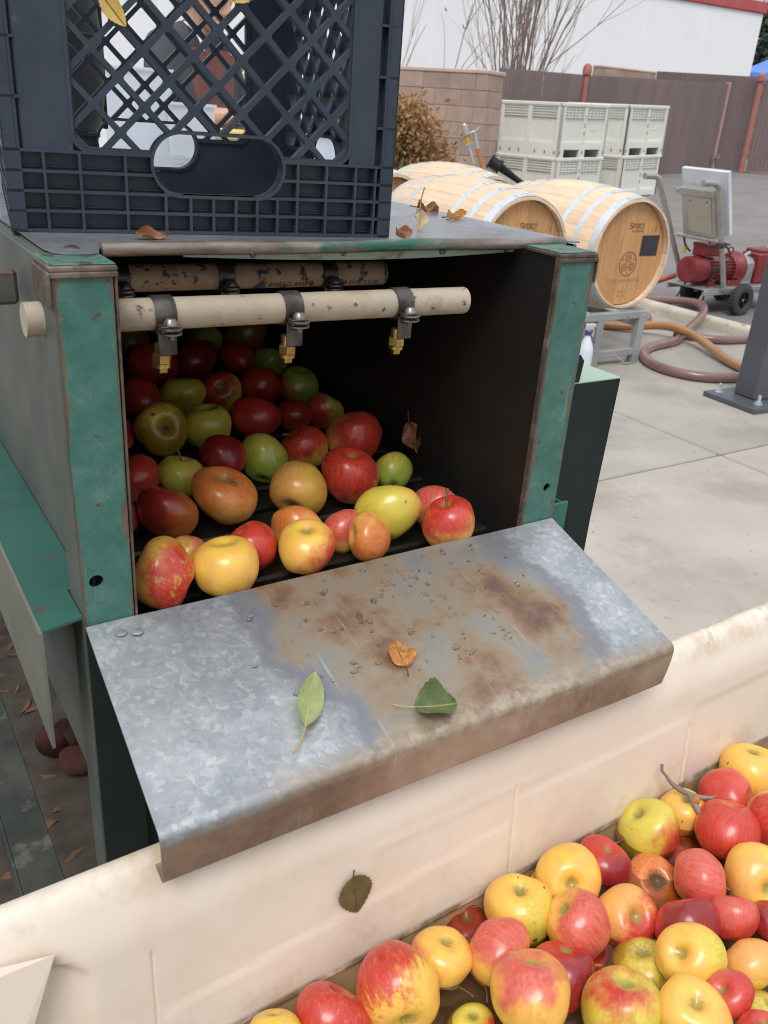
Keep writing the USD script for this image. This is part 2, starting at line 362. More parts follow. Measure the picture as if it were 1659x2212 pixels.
M['stem'] = mat('stem', (0.10, 0.055, 0.02), (0.20, 0.11, 0.05), scale=150, rough=0.7)
M['stemgreen'] = mat('stemgreen', (0.42, 0.36, 0.13), (0.50, 0.26, 0.08), scale=60, rough=0.6)


def leaf_mat(name, c, c2, vein):
    """an apple leaf: midrib and side veins from the leaf's own coordinates (length along x)"""
    return usdkit.material(stage, LK + name, {
        'a': ('attribute', {'attribute': 'st'}), 's': ('separate_xyz', {}),
        'ay': ('math', {'math_type': 'absolute'}), 'k': ('math', {'math_type': 'multiply_add', 'value2': -0.7}), 'w': ('math', {'math_type': 'multiply', 'value2': 62.0}),
        'sn': ('math', {'math_type': 'sine'}), 'r': ('rgb_ramp', {'ramp': [(0.0, (0, 0, 0)), (0.93, (0, 0, 0)), (1.0, (0.6, 0.6, 0.6))]}),
        'r2': ('rgb_ramp', {'ramp': [(0.0, (1, 1, 1)), (0.022, (1, 1, 1)), (0.05, (0, 0, 0))]}), 'mx': ('math', {'math_type': 'maximum'}),
        'tc': ('texture_coordinate', {}), 'n': ('noise_texture', {'scale': 120.0, 'detail': 4.0}), 'c': ('rgb_ramp', {'ramp': [(0.35, c), (0.65, c2)]}),
        'm': ('mix_color', {'b': vein}), 'p': ('principled_bsdf', {'roughness': 0.5}), 'bp': ('bump', {'strength': 0.5, 'distance': 0.0006}),
        'tl': ('translucent_bsdf', {}), 'mc': ('mix_closure', {'fac': 0.22}),
    }, [('a.vector', 's.vector'), ('s.y', 'ay.value1'), ('ay.value', 'k.value1'), ('s.x', 'k.value3'), ('k.value', 'w.value1'), ('w.value', 'sn.value1'), ('sn.value', 'r.fac'),
        ('ay.value', 'r2.fac'), ('r.color', 'mx.value1'), ('r2.color', 'mx.value2'), ('mx.value', 'm.fac'), ('tc.object', 'n.vector'), ('n.fac', 'c.fac'), ('c.color', 'm.a'),
        ('m.result', 'p.base_color'), ('mx.value', 'bp.height'), ('bp.normal', 'p.normal'), ('m.result', 'tl.color'), ('p.BSDF', 'mc.closure1'), ('tl.BSDF', 'mc.closure2')], surface='mc.closure')


M['leafgreen'] = leaf_mat('leafgreen', (0.10, 0.145, 0.05), (0.145, 0.19, 0.075), (0.28, 0.33, 0.16))
M['leafpale'] = leaf_mat('leafpale', (0.34, 0.40, 0.16), (0.42, 0.47, 0.22), (0.55, 0.56, 0.32))


def node_mat(name, n, l, surface='p.BSDF'):
    return usdkit.material(stage, LK + name, n, l, surface=surface)


def post_mat(name, xc, hw):
    """chipped green paint whose long edges have rusted"""
    return node_mat(name, {
        'g': ('geometry', {}), 's': ('separate_xyz', {}), 'd': ('math', {'math_type': 'subtract', 'value2': xc}), 'a': ('math', {'math_type': 'absolute'}),
        'k': ('math', {'math_type': 'divide', 'value2': hw}), 'n1': ('noise_texture', {'scale': 55.0, 'detail': 6.0, 'roughness': 0.7}),
        'n0': ('noise_texture', {'scale': 16.0, 'detail': 2.0}), 'nn': ('math', {'math_type': 'multiply', 'value2': 0.62}),
        'n9': ('math', {'math_type': 'multiply_add', 'value2': 0.55, 'value3': -0.58}), 'e0': ('math', {'math_type': 'add'}),
        'e': ('math', {'math_type': 'add'}), 'er': ('rgb_ramp', {'ramp': [(0.915, (0, 0, 0)), (0.94, (1, 1, 1))]}),
        'n2': ('noise_texture', {'scale': 38.0, 'detail': 9.0, 'roughness': 0.74}), 'c': ('rgb_ramp', {'ramp': [(0.30, (0.030, 0.112, 0.088)), (0.48, (0.045, 0.142, 0.116)), (0.60, (0.065, 0.168, 0.14)), (0.70, (0.115, 0.215, 0.188)), (0.78, (0.21, 0.29, 0.262))]}),
        'n3': ('noise_texture', {'scale': 95.0, 'detail': 3.0}), 'r3': ('rgb_ramp', {'ramp': [(0.665, (0, 0, 0)), (0.70, (1, 1, 1))]}),
        'm3': ('mix_color', {'b': (0.10, 0.06, 0.03)}), 'rc': ('rgb_ramp', {'ramp': [(0.3, (0.075, 0.050, 0.035)), (0.6, (0.15, 0.105, 0.075)), (0.75, (0.24, 0.20, 0.165))]}),
        'm': ('mix_color', {}), 'sm': ('mapping', {'scale': (190.0, 190.0, 9.0)}), 'sn': ('noise_texture', {'scale': 1.0, 'detail': 4.0, 'roughness': .6}), 'sr': ('rgb_ramp', {'ramp': [(0.64, (0, 0, 0)), (0.72, (.55, .55, .55))]}), 'sx': ('mix_color', {'b': (0.20, 0.27, 0.245)}), 'p': ('principled_bsdf', {'roughness': 0.42}), 'bp': ('bump', {'strength': 0.5, 'distance': 0.0006, 'invert': True}),
        'nb': ('noise_texture', {'scale': 120.0, 'detail': 4.0}), 'bp2': ('bump', {'strength': 0.15, 'distance': 0.001}),
    }, [('g.position', 's.vector'), ('s.x', 'd.value1'), ('d.value', 'a.value1'), ('a.value', 'k.value1'), ('g.position', 'n1.vector'), ('g.position', 'n0.vector'), ('n1.fac', 'nn.value1'), ('n0.fac', 'n9.value1'),
        ('nn.value', 'e0.value1'), ('n9.value', 'e0.value2'), ('k.value', 'e.value1'), ('e0.value', 'e.value2'),
        ('e.value', 'er.fac'), ('g.position', 'n2.vector'), ('n2.fac', 'c.fac'), ('g.position', 'n3.vector'), ('n3.fac', 'r3.fac'), ('r3.color', 'm3.fac'), ('c.color', 'm3.a'),
        ('n1.fac', 'rc.fac'), ('g.position', 'sm.vector'), ('sm.vector', 'sn.vector'), ('sn.fac', 'sr.fac'), ('sr.color', 'sx.fac'), ('m3.result', 'sx.a'), ('er.color', 'm.fac'), ('sx.result', 'm.a'), ('rc.color', 'm.b'), ('m.result', 'p.base_color'), ('er.color', 'bp.height'),
        ('g.position', 'nb.vector'), ('nb.fac', 'bp2.height'), ('bp2.normal', 'bp.normal'), ('bp.normal', 'p.normal')])


# ================================================================== THE SETTING
def ground_z(x):
    return np.interp(x, [5.5, 7.0, 9.1, 10.8, 13.0, 17.0, 40.0], [-0.006, 0.02, 0.125, 0.25, 0.43, 0.57, 0.9])


# the ground under everything, out to the horizon
gx = np.unique(np.r_[np.linspace(-250, -12, 8), np.linspace(-12, 5.3, 5), np.linspace(5.45, 20, 40), np.linspace(20, 300, 16)])
gy = np.unique(np.r_[np.linspace(-250, -10, 8), np.linspace(-10, 25, 15), np.linspace(25, 300, 8)])
GX, GY = np.meshgrid(gx, gy, indexing='ij')
GZ = np.where(GX < 5.4, -0.05, ground_z(GX) + 0.012 * (meshkit.noise(np.stack([GX * .5, GY * .5, GX * 0], -1), 3) - .5) * (GX > 6))
obj("ground", grid(np.stack([GX, GY, GZ], -1)), M["asphalt"], smooth=True, kind="structure", label="grey asphalt yard behind the barrels")

pv = thing('pavement', kind='structure', label='pale concrete slabs with dark joints')
sx = [-6.0, -2.95, 0.08, 3.105, 5.36]
sy = [-3.0, -0.9, 2.085, 5.1, 8.1, 11.6]
for i in range(len(sx) - 1):
    for j in range(len(sy) - 1):
        g = 0.006
        x0, x1, y0, y1 = sx[i] + g, sx[i + 1] - g, sy[j] + g, sy[j + 1] - g
        if i == 3 and j == 2: pass
        cm = M['concrete_warm'] if j < 2 else M['concrete']
        sl = cb(x0, x1, y0, y1, -0.12, 0.0 + rnd.uniform(-.001, .001), 0.006)
        obj('slab', sl, cm, pv, smooth=False)
obj('joint_filler', bx(-5.9, 5.34, -2.9, 11.5, -0.14, -0.012), M['concrete_edge'], pv, smooth=False)
# the rounded pale kerb between the slabs and the asphalt
kp = [(0, -0.05), (0.0, 0.05), (0.02, 0.075), (0.06, 0.085), (0.10, 0.072), (0.13, 0.03), (0.135, -0.05)]
kerb = extrude(Polygon(kp), 3.4, np.array([[1, 0, 0], [0, 0, 1], [0, 1, 0]], float), (5.235, 1.4, 0))
kv, kf = kerb
kv = kv.copy(); kv[:, 0] += (kv[:, 1] - 3.7) * -0.02
tmk = trimesh.Trimesh(kv, kf, process=False); tmk.fix_normals()
single('kerb', (np.array(tmk.vertices), np.array(tmk.faces)), M['curb'], 'low pale rounded kerb between slabs and asphalt', 'kerb', smooth=40)

# ------------------------------------------------------------------ white building with a red parapet band
M['whitewall'] = mat('whitewall', (0.82, 0.83, 0.85), (0.86, 0.87, 0.88), scale=0.6, rough=0.7, coord='position')
M['redband'] = mat('redband', (0.40, 0.075, 0.075), (0.46, 0.10, 0.095), scale=2, rough=0.6)
BA, BB = np.array([26.2, 19.85]), np.array([-9.0, 23.27])
bu = (BB - BA) / np.linalg.norm(BB - BA); bl = np.linalg.norm(BB - BA)
Rb = np.array([[-bu[0], bu[1], 0], [-bu[1], -bu[0], 0], [0, 0, 1]], float)
# local frame: x to the right along the wall, y away from the viewer
ex = np.array([-bu[0], -bu[1], 0]); ey = np.array([-ex[1], ex[0], 0])
Rb = np.column_stack([ex, ey, [0, 0, 1]])
wb = thing('white_building', 'long white warehouse wall with a red band along its roof edge', 'building', (BA[0], BA[1], 0), Rb)
pw = 2.36
k = 0
while k * pw < bl:
    x1 = -k * pw - 0.012; x0 = -min((k + 1) * pw, bl) + 0.012
    obj('wall_panel', cb(x0, x1, 0, 0.2, 0, 4.91, 0.012), M['whitewall'], wb, smooth=False, local=True); k += 1
obj('wall_core', bx(-bl + .02, -0.02, 0.02, 9.0, 0, 4.9), M['whitewall'], wb, smooth=False, local=True)
obj('parapet_band', cb(-bl, 0.06, -0.07, 9.05, 4.913, 5.22, 0.02), M['redband'], wb, smooth=False, local=True)

# ------------------------------------------------------------------ corrugated fences
M['fence'] = mat('fence', (0.165, 0.120, 0.122), (0.20, 0.148, 0.148), scale=3, rough=0.55, stretch=(1, 1, .2), vary=0.08)  # brown made paler to imitate glare over the distance
M['fencepost'] = mat('fencepost', (0.31, 0.115, 0.092), (0.38, 0.165, 0.135), scale=6, rough=0.6)


def corrugated(L, z0f, z1f, amp=0.014, pitch=0.085):
    """a standing sheet along local x, its foot and top given by functions of x"""
    n = int(L / pitch) * 6 + 1
    x = np.linspace(0, L, n)
    w = np.sin(2 * np.pi * x / pitch); y = amp * np.tanh(2.2 * w)
    P = np.stack([np.stack([x, y, np.full(n, 0) + z0f(x)], -1), np.stack([x, y, z1f(x)], -1)], 0)
    return thick(P, (0, 0.003, 0))


def fence(a, b, za, zb, ha, hb, label, sheets, posts=()):
    a, b = np.array(a, float), np.array(b, float)
    L = np.linalg.norm(b - a); d = (b - a) / L
    R = np.column_stack([[d[0], d[1], 0], [-d[1], d[0], 0], [0, 0, 1]])
    t = thing('metal_fence', label, 'fence', (a[0], a[1], 0), R)
    f0 = lambda x: za + (zb - za) * x / L
    f1 = lambda x: ha + (hb - ha) * x / L
    e = np.linspace(0, L, sheets + 1)
    for i in range(sheets):
        l = e[i + 1] - e[i]
        m = corrugated(l - 0.004, lambda x, o=e[i]: f0(x + o), lambda x, o=e[i]: f1(x + o))
        obj('sheet', xf(m, None, (e[i], 0.0, 0)), M['fence'], t, smooth=25, local=True)
    for z in (0.25, 0.8):
        obj('rail', cb(0.02, L - .02, 0.03, 0.07, za + (ha - za) * z, za + (ha - za) * z + 0.05), M['fencepost'], t, local=True)
    return t, R, a


FA, FB, FM = np.array([9.1, 11.3]), np.array([17.29, 13.61]), np.array([11.44, 11.96])
fence(FA, FM, 0.12, 0.27, 1.985, 2.075, 'brown corrugated metal fence panel between the block wall and the first post', 2)
tg, Rg, _ = fence(FM + 0.09 * (FB - FM) / np.linalg.norm(FB - FM), FB, 0.35, 0.66, 2.08, 2.36, 'long brown corrugated metal gate standing behind the white bins', 5)
e = np.linalg.norm(FB - FM) - 0.09
obj('gate_frame', cb(e - 0.0, e + 0.055, -0.05, 0.06, 0.60, 2.38, .01), mat('pinkiron', (0.42, 0.22, 0.20), (0.5, 0.3, 0.28), rough=.6), tg, local=True)
obj('latch', cat(cb(e - .25, e + .12, -.10, -.06, 0.86, .90), cb(e + .02, e + .10, -.12, -.05, .83, .95)), M['steel'], tg, local=True)
C0, C1, D1 = np.array([18.52, 16.79]), np.array([17.95, 13.45]), np.array([21.5, 12.6])
Cs = np.array([17.40, 15.75])
fence(Cs, np.array([18.04, 13.42]), 0.66, 0.60, 2.62, 2.55, 'brown corrugated fence panel behind the gate end, left of the coral post', 2) if False else None
C0 = np.array([18.53, 16.80])
fence(C0, np.array([18.08, 13.43]), 0.68, 0.62, 2.70, 2.55, 'brown corrugated fence panel behind the free end of the gate', 3)
fence(np.array([18.2, 13.36]), np.array([22.6, 11.9]), 0.64, 0.70, 2.5, 2.6, 'brown corrugated fence panel right of the coral post', 4)


def post(x, y, z0, z1, r, label, cap=True):
    t = thing('fence_post', label, 'post', (x, y, z0))
    obj('shaft', cyl((x, y, z0), (x, y, z1), r, 18), M['fencepost'], t)
    if cap: obj('cap', lathe([(0, 0), (r * 1.5, 0), (r * 1.6, .05), (r * 1.45, .12), (r * .8, .16), (0, .17)], 18, None, (x, y, z1)), M['fencepost'], t)


post(FM[0] + .04, FM[1] - .02, 0.2, 2.08, 0.050, 'coral red round post with a cap between fence panel and gate')
post(18.05, 13.36, 0.50, 2.46, 0.060, 'coral red round post with a cap at the right end of the yard')
single('fence_beam', cb(18.3, 22, 12.9, 13.0, 0.50, 0.62, .01), M['fencepost'], 'coral red beam under the far right fence panel', 'beam')

# ------------------------------------------------------------------ concrete block wall
M['block'] = mat('block', (0.34, 0.235, 0.19), (0.42, 0.305, 0.25), scale=5, rough=0.9, bump=0.5, bscale=60, vary=0.12, third=(0.30, 0.235, 0.20), tscale=1.5)
M['blockpale'] = mat('blockpale', (0.50, 0.36, 0.30), (0.58, 0.43, 0.36), scale=5, rough=0.9, bump=0.5, bscale=60, vary=0.08)
M['mortar'] = mat('mortar', (0.31, 0.23, 0.19), (0.37, 0.28, 0.235), scale=20, rough=0.95)


def block_wall(p0, p1, z0, courses, label, depth=0.2, cap=True, blen=0.398, bh=0.203):
    p0, p1 = np.array(p0, float), np.array(p1, float)
    L = np.linalg.norm(p1 - p0); d = (p1 - p0) / L
    R = np.column_stack([[d[0], d[1], 0], [-d[1], d[0], 0], [0, 0, 1]])
    t = thing('block_wall', label, 'wall', (p0[0], p0[1], z0), R)
    obj('mortar', bx(0.008, L - 0.008, 0.008, depth - .008, 0, courses * bh - .004), M['mortar'], t, smooth=False, local=True)
    r2 = random.Random(3)
    for c in range(courses):
        x = 0.0 if c % 2 == 0 else -blen / 2
        while x < L - 0.02:
            a, b = max(x, 0) + 0.004, min(x + blen, L) - 0.004
            pale = b > L - 0.02
            if b - a > 0.03:
                o = r2.uniform(-.002, .002)
                obj('block', cb(a, b, o, depth + o, c * bh + 0.004, (c + 1) * bh - 0.004, 0.006), M['block'], t, smooth=False, local=True)
            x += blen
    if cap:
        obj('cap_course', cb(-0.01, L + .012, -0.012, depth + .012, courses * bh, courses * bh + 0.05, 0.01), M['blockpale'], t, smooth=False, local=True)
    return t, R


# end face pillar: the wall's return, seen lighter
wallR = 13.0
wa = np.array([wallR * 0.553, wallR * 0.833]) * 1.02
wc = np.array([0.618, 0.786]) * 12.75
bw, _ = block_wall(wa - (wc - wa) / np.linalg.norm(wc - wa) * 1.8, wc, -0.02, 9, 'tan concrete block wall with a flat cap behind the dry shrub')
wd = (wc - wa) / np.linalg.norm(wc - wa); wn = np.array([-wd[1], wd[0]])
bw2, _ = block_wall(wc + wd * 0.004 + wn * 0.002, wc + wd * 0.004 + wn * 0.002 + wn * 0.42 + wd * 0.05, -0.02, 9, 'short tan block return at the right end of the block wall')
block_wall((24 * .7005, 24 * .7135), (25.2 * .741, 25.2 * .672), 0.6, 10, 'low tan block wall showing above the gate in front of the white building', blen=.5, bh=.205)

# ------------------------------------------------------------------ things far right: conifer, blue canopy, plank fence
M['conifer'] = mat('conifer', (0.022, 0.045, 0.028), (0.045, 0.075, 0.045), scale=3, rough=0.7, vary=.1)
M['bark'] = mat('bark', (0.13, 0.095, 0.075), (0.21, 0.16, 0.13), scale=20, rough=0.9, stretch=(1, 1, .3))
M['plank'] = mat('plank', (0.20, 0.115, 0.055), (0.33, 0.20, 0.10), scale=6, rough=0.8, stretch=(3, 3, .3), vary=.25)
M['blue'] = mat('blue', (0.10, 0.20, 0.62), (0.12, 0.24, 0.70), scale=3, rough=0.5)


def leaves(centers, size, rg, aspect=0.55, bend=0.25):
    """many small folded leaf faces as one mesh"""
    c = np.asarray(centers, float); n = len(c)
    q = rg.normal(size=(n, 3)); q /= np.linalg.norm(q, axis=1, keepdims=True)
    w = np.cross(q, rg.normal(size=(n, 3))); w /= np.linalg.norm(w, axis=1, keepdims=True)
    nn = np.cross(q, w)
    s = size * rg.uniform(.6, 1.3, n)[:, None]
    v = np.stack([c - q * s * .5, c + w * s * aspect * .5 + nn * s * bend * .4, c + q * s * .5, c - w * s * aspect * .5 + nn * s * bend * .4], 1).reshape(-1, 3)
    k = np.arange(n)[:, None] * 4
    return v, np.vstack([k + [0, 1, 2], k + [0, 2, 3]])


tr = thing('conifer_tree', 'dark green conifer beyond the right end of the white building', 'tree', (32.6, 23.9, 0.8))
obj('trunk', tube([(32.6, 23.9, .8), (32.5, 23.9, 3), (32.6, 24, 6.3)], [.16, .12, .03], 8), M['bark'], tr)
rg = np.random.default_rng(5)
cs = []
for k in range(300):
    z = rg.uniform(3.2, 6.4); a = rg.uniform(0, 6.28); l = (1.9 - .25 * (z - 3.2)) * rg.uniform(.3, 1)
    for s in np.linspace(.25, 1, 7): cs.append((32.6 + l * s * math.cos(a), 23.9 + l * s * math.sin(a), z - .25 * s * l + rg.normal() * .05))
obj('crown', leaves(cs, .34, rg), M['conifer'], tr, smooth=False)
bt = thing('blue_canopy', 'bright blue canopy top beyond the plank fence', 'canopy', (30.6, 22.0, 0.8))
pyr = np.array([(29.2, 22.6, 3.55), (31.2, 20.6, 3.55), (33.2, 22.6, 3.55), (31.2, 24.6, 3.55), (31.2, 22.6, 4.25)]); pyr2 = pyr[:4] - (0, 0, .35)
obj('roof', m3.Manifold.hull_points(np.vstack([pyr, pyr2])), M['blue'], bt, smooth=False)
for q in pyr2: obj('pole', cyl((q[0] * .98 + .62, q[1] * .98 + .45, .8), (q[0] * .98 + .62, q[1] * .98 + .45, 3.3), .03, 8), M['steel'], bt)
pf = thing('plank_fence', 'brown wooden plank fence under the blue canopy', 'fence', (27.6, 20.4, .7))
for k in range(34):
    x = 26.75 + k * .16
    obj('plank', cb(x, x + .145, 20.4 - k * .02, 20.43 - k * .02, .7, 3.0 + rnd.uniform(-.03, .03), .006), M['plank'], pf, smooth=False)

# ------------------------------------------------------------------ bare shrub, saplings, dry and green bushes
M['twig'] = mat('twig', (0.19, 0.135, 0.12), (0.30, 0.225, 0.20), scale=30, rough=0.8)
M['dryleaf'] = mat('dryleaf', (0.30, 0.155, 0.06), (0.46, 0.27, 0.12), scale=9, rough=0.7, trans=.15, coord='position', third=(0.18, 0.09, 0.045), tscale=6)
M['greenleaf'] = mat('greenleaf', (0.055, 0.13, 0.035), (0.11, 0.21, 0.06), scale=9, rough=0.5, trans=.2, coord='position')


def branch(p, d, L, r, rg, depth, out, bendy=.16):
    n = 7
    pts = [np.array(p, float)]; d = np.array(d, float) / np.linalg.norm(d)
    for k in range(n):
        d = d + rg.normal(size=3) * bendy * (.55, .55, .3); d[2] += .02; d /= np.linalg.norm(d)
        pts.append(pts[-1] + d * L / n)
    out.append((np.array(pts), [r, r * .35]))
    if depth:
        for k in range(rg.integers(3, 6)):
            i = rg.integers(2, n)
            dd = d + rg.normal(size=3) * .20; dd[2] = abs(dd[2]) * .8 + .35
            branch(pts[i], dd, L * rg.uniform(.35, .6), r * .45, rg, depth - 1, out, bendy)


def bush(name, label, base, stems, spread, H, r, rg, mat_, depth=2, catg='shrub'):
    t = thing(name, label, catg, base)
    for k in range(stems):
        out = []
        a = rg.uniform(0, 6.28); l = rg.uniform(.1, 1) * spread
        branch(np.array(base) + (l * .35 * math.cos(a), l * .35 * math.sin(a), 0), (l * math.cos(a), l * math.sin(a), 1), H * rg.uniform(.75, 1.1), r * rg.uniform(.5, 1.2), rg, depth, out)
        obj('stem', cat(*[tube(p, rr, 6, caps=False) for p, rr in out]), mat_, t)
    return t


bs = bush('bare_shrub', 'tall leafless many-stemmed shrub behind the block wall end', (11.22, 13.5, 0.1), 30, .17, 5.0, .019, np.random.default_rng(11), M['twig'])
for k, (x, y, s, lab) in enumerate([(8.1, 12.9, 6, 'thin leafless saplings behind the left part of the block wall'), (9.15, 13.1, 1, 'single thin bending leafless shoot between the saplings and the bare shrub')]):
    tb = bush('bare_sapling', lab, (x, y, 0.0), s, .20, 3.9, .017, np.random.default_rng(21 + k), M['twig'], 1, 'sapling')
    rg = np.random.default_rng(60 + k)
    for q in range(9): obj('dead_leaf', leaves(np.array([(x, y, 2.9)]) + rg.normal(size=(1, 3)) * (.3, .2, .55), .09, rg), M['dryleaf'], tb, smooth=False)


def leafy(name, label, blobs, n, size, mat_, seed, stem_mat, base):
    rg = np.random.default_rng(seed)
    t = thing(name, label, 'shrub', base)
    cs = []
    per = n // len(blobs)
    for (c, rad) in blobs:
        # leaves hang in sprays: clumps with gaps between
        for s in range(per // 26):
            d = rg.normal(size=3); d /= np.linalg.norm(d)
            o = np.array(c) + d * np.array(rad) * rg.uniform(.55, 1.0)
            cs.append(o + rg.normal(size=(26, 3)) * .09)
    obj('foliage', leaves(np.vstack(cs), size, rg), mat_, t, smooth=False)
    for k in range(7):
        c, rad = blobs[k % len(blobs)]
        e = np.array(c) + rg.normal(size=3) * np.array(rad) * .5
        obj('stem', tube([base, (np.array(base) + e) / 2 + rg.normal(size=3) * .08, e], [.02, .006], 6, smooth_n=10), stem_mat, t)
    return t


leafy('dry_shrub', 'dried up brown shrub in front of the block wall', [((5.72, 8.55, .95), (.36, .35, .38)), ((5.60, 8.45, 1.16), (.22, .25, .20)), ((6.02, 8.5, .72), (.26, .28, .36)), ((5.6, 8.6, .5), (.40, .35, .4))], 5200, .065, M['dryleaf'], 31, M['bark'], (5.75, 8.55, -.02))
leafy('green_shrub', 'green leafy shrub showing between the crate corner and the dry shrub', [((5.05, 8.55, .95), (.34, .35, .40)), ((4.95, 8.8, 1.3), (.34, .35, .28)), ((5.12, 8.45, .5), (.30, .3, .4))], 3000, .085, M['greenleaf'], 32, M['bark'], (5.1, 8.35, -.02))
leafy('hedge_plant', 'yellow-green plant seen through the right side of the crate', [((2.9, 7.2, 1.15), (.35, .3, .4)), ((3.2, 7.35, .8), (.4, .3, .4)), ((2.75, 7.3, .6), (.35, .3, .4))], 2200, .08, mat('ygleaf', (0.14, 0.19, 0.04), (0.26, 0.27, 0.07), scale=7, trans=.2, coord='position'), 33, M['bark'], (2.95, 7.25, -.02))


# ================================================================== APPLE WASHER (green steel housing)
aw = thing('apple_washer', 'old green painted steel apple washer with an open front full of apples', 'apple washer', (0.387, 1.2, 0.0))
YF = 0.620
for (x0, x1, out, nm) in ((0.132, 0.172, -1, 'l'), (0.600, 0.643, 1, 'r')):
    xc, hw = (x0 + x1) / 2, (x1 - x0) / 2
    hole = Point(0.1435 if out < 0 else 0.6285, 0.8545).buffer(0.0058 if out < 0 else 0.0048, 16)
    face = sbox(x0, 0.812, x1, 1.099).difference(hole)
    pm = post_mat('post_paint_' + nm, xc, hw)
    p = obj('front_post', front(face, YF + .003, .003), pm, aw, smooth=False)
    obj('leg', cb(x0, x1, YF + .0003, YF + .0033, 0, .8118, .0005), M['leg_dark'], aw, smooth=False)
    xo = x0 if out < 0 else x1
    obj('post_side', cb(xo - .0025 if out < 0 else xo - .0005, xo + .0005 if out < 0 else xo + .0025, YF, YF + .036, 0.0, 1.099, .0008), M['green_grey'] if out < 0 else M['green_paint'], aw, smooth=False)
    xi = x1 if out < 0 else x0
    s = 1 if out < 0 else -1
    # the doubled inner edge of the post: a dark gap and a thin rusty flange
    obj('post_flange', cb(xi + s * .0012, xi + s * .0030, YF - .0015, YF + .006, 0.80, 1.099, .0006), M['rust'], aw, smooth=False)
    # welded cap with down-turned lips
    cp = cat(cb(x0 - .003, x1 + .0035, YF - .0025, YF + .05, 1.0985, 1.1025, .001), cb(x0 - .003, x1 + .0035, YF - .0028, YF - .0002, 1.0945, 1.0985, .0008),
             cb(xo - .0045 if out < 0 else xo + .0027, xo - .0027 if out < 0 else xo + .0045, YF - .0028, YF + .05, 1.074, 1.0985, .0008))
    obj('post_cap', cp, M['rust'], aw, smooth=False)
    obj('cap_top', cb(x0 - .002, x1 + .003, YF + .001, YF + .05, 1.1025, 1.1037, .0005), M['cap_green'], aw, smooth=False)
    if out < 0:
        obj('post_back', cb(x0 + .004, x1 - .002, YF + .03, YF + .036, 0, 1.09, .001), M['inner_dark'], aw, smooth=False)

# lid: galvanised sheet, front edge rolled to a rod between the posts
lid = Polygon([(0.140, 2.05), (0.1395, 0.680), (0.142, 0.664), (0.147, 0.658), (0.155, 0.6555), (0.168, 0.6555), (0.174, 0.660), (0.180, 0.680), (0.655, 0.680), (0.662, 0.672), (0.672, 0.672), (0.676, 2.05)])
obj('lid', extrude(lid, .0016, None, (0, 0, 1.1042)), M['lid'], aw, smooth=False)
obj('lid_rivet', lathe([(0, .002), (.003, .0018), (.0055, .0004), (.0058, 0)], 20, None, (.1585, .676, 1.1058)), M['clamp'], aw)
obj('lid_rod', tube(np.c_[np.linspace(.181, .656, 14), np.full(14, .680) + .0006 * np.sin(np.arange(14) * 1.7), np.full(14, 1.1035) + .0005 * np.sin(np.arange(14))], .0056, 14), M['rod'], aw)
obj('lid_deflector', thick(np.stack([np.c_[np.linspace(.25, .63, 24), np.full(24, .690), np.full(24, 1.1012)], np.c_[np.linspace(.25, .63, 24), np.full(24, .692), 1.0950 - .0058 * np.sin(np.linspace(0, math.pi, 24))]]), (0, .0012, 0)), M['green_pale'], aw)
# rails and skins
obj('top_rail', cat(cb(.1300, .1345, .657, 2.05, 1.066, 1.1025, .001), cb(.1345, .150, .657, 2.05, 1.0995, 1.1025, .001)), M['green_grey'], aw, smooth=False)
obj('top_rail', cat(cb(.6645, .669, .672, 2.05, 1.060, 1.1025, .001)), M['green_paint'], aw, smooth=False)
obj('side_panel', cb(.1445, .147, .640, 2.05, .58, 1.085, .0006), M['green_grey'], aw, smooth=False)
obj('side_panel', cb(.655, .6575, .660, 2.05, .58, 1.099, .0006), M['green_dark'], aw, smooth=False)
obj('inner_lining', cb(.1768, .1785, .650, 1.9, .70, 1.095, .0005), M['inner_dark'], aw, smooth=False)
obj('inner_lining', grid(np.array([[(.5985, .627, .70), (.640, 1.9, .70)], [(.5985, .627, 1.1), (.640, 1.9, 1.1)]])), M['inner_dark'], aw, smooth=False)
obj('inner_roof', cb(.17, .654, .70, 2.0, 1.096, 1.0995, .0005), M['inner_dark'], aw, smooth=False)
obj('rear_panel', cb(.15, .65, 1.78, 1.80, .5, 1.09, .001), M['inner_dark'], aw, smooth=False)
# wet dark bed the apples lie on: slats across
fl = lambda y: 0.785 + 0.055 * (y - .64)
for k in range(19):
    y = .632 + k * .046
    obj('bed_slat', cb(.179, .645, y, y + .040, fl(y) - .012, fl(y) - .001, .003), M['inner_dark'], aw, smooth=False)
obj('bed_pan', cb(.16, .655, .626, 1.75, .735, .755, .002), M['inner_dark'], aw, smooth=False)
# left ledge with its turned-down edge, lower rail
obj('side_ledge', extrude(Polygon([(.096, .603), (.1283, .612), (.1283, .66), (.1435, .66), (.1435, 2.0), (.096, 2.0)]), .0025, None, (0, 0, .8275)), M['shaded_ledge'], aw, smooth=False)
obj('ledge_skirt', side(Polygon([(.6035, .828), (2.0, .828), (2.0, .735), (.80, .728), (.6035, .716)]), .0935, .0025), M['skirt'], aw, smooth=False)
obj('lower_rail', cat(cb(.060, .098, .50, 1.9, .515, .519, .001), cb(.0575, .060, .50, 1.9, .47, .5185, .001)), mat('rail_grey', (0.028, 0.034, 0.028), (0.06, 0.064, 0.054), scale=14, rough=.75, spec=.3, spots=(.10, .10, .085), spot_scale=30, spot_lo=.58, spot_hi=.68), aw, smooth=False)
obj('rear_leg', cb(.132, .172, 1.86, 1.90, 0, .6, .002), M['green_dark'], aw, smooth=False)
obj('rear_leg', cb(.60, .643, 1.86, 1.90, 0, .6, .002), M['green_dark'], aw, smooth=False)
obj('under_panel', cb(.176, .60, .66, .664, 0.10, .77, .001), M['green_dark'], aw, smooth=False)
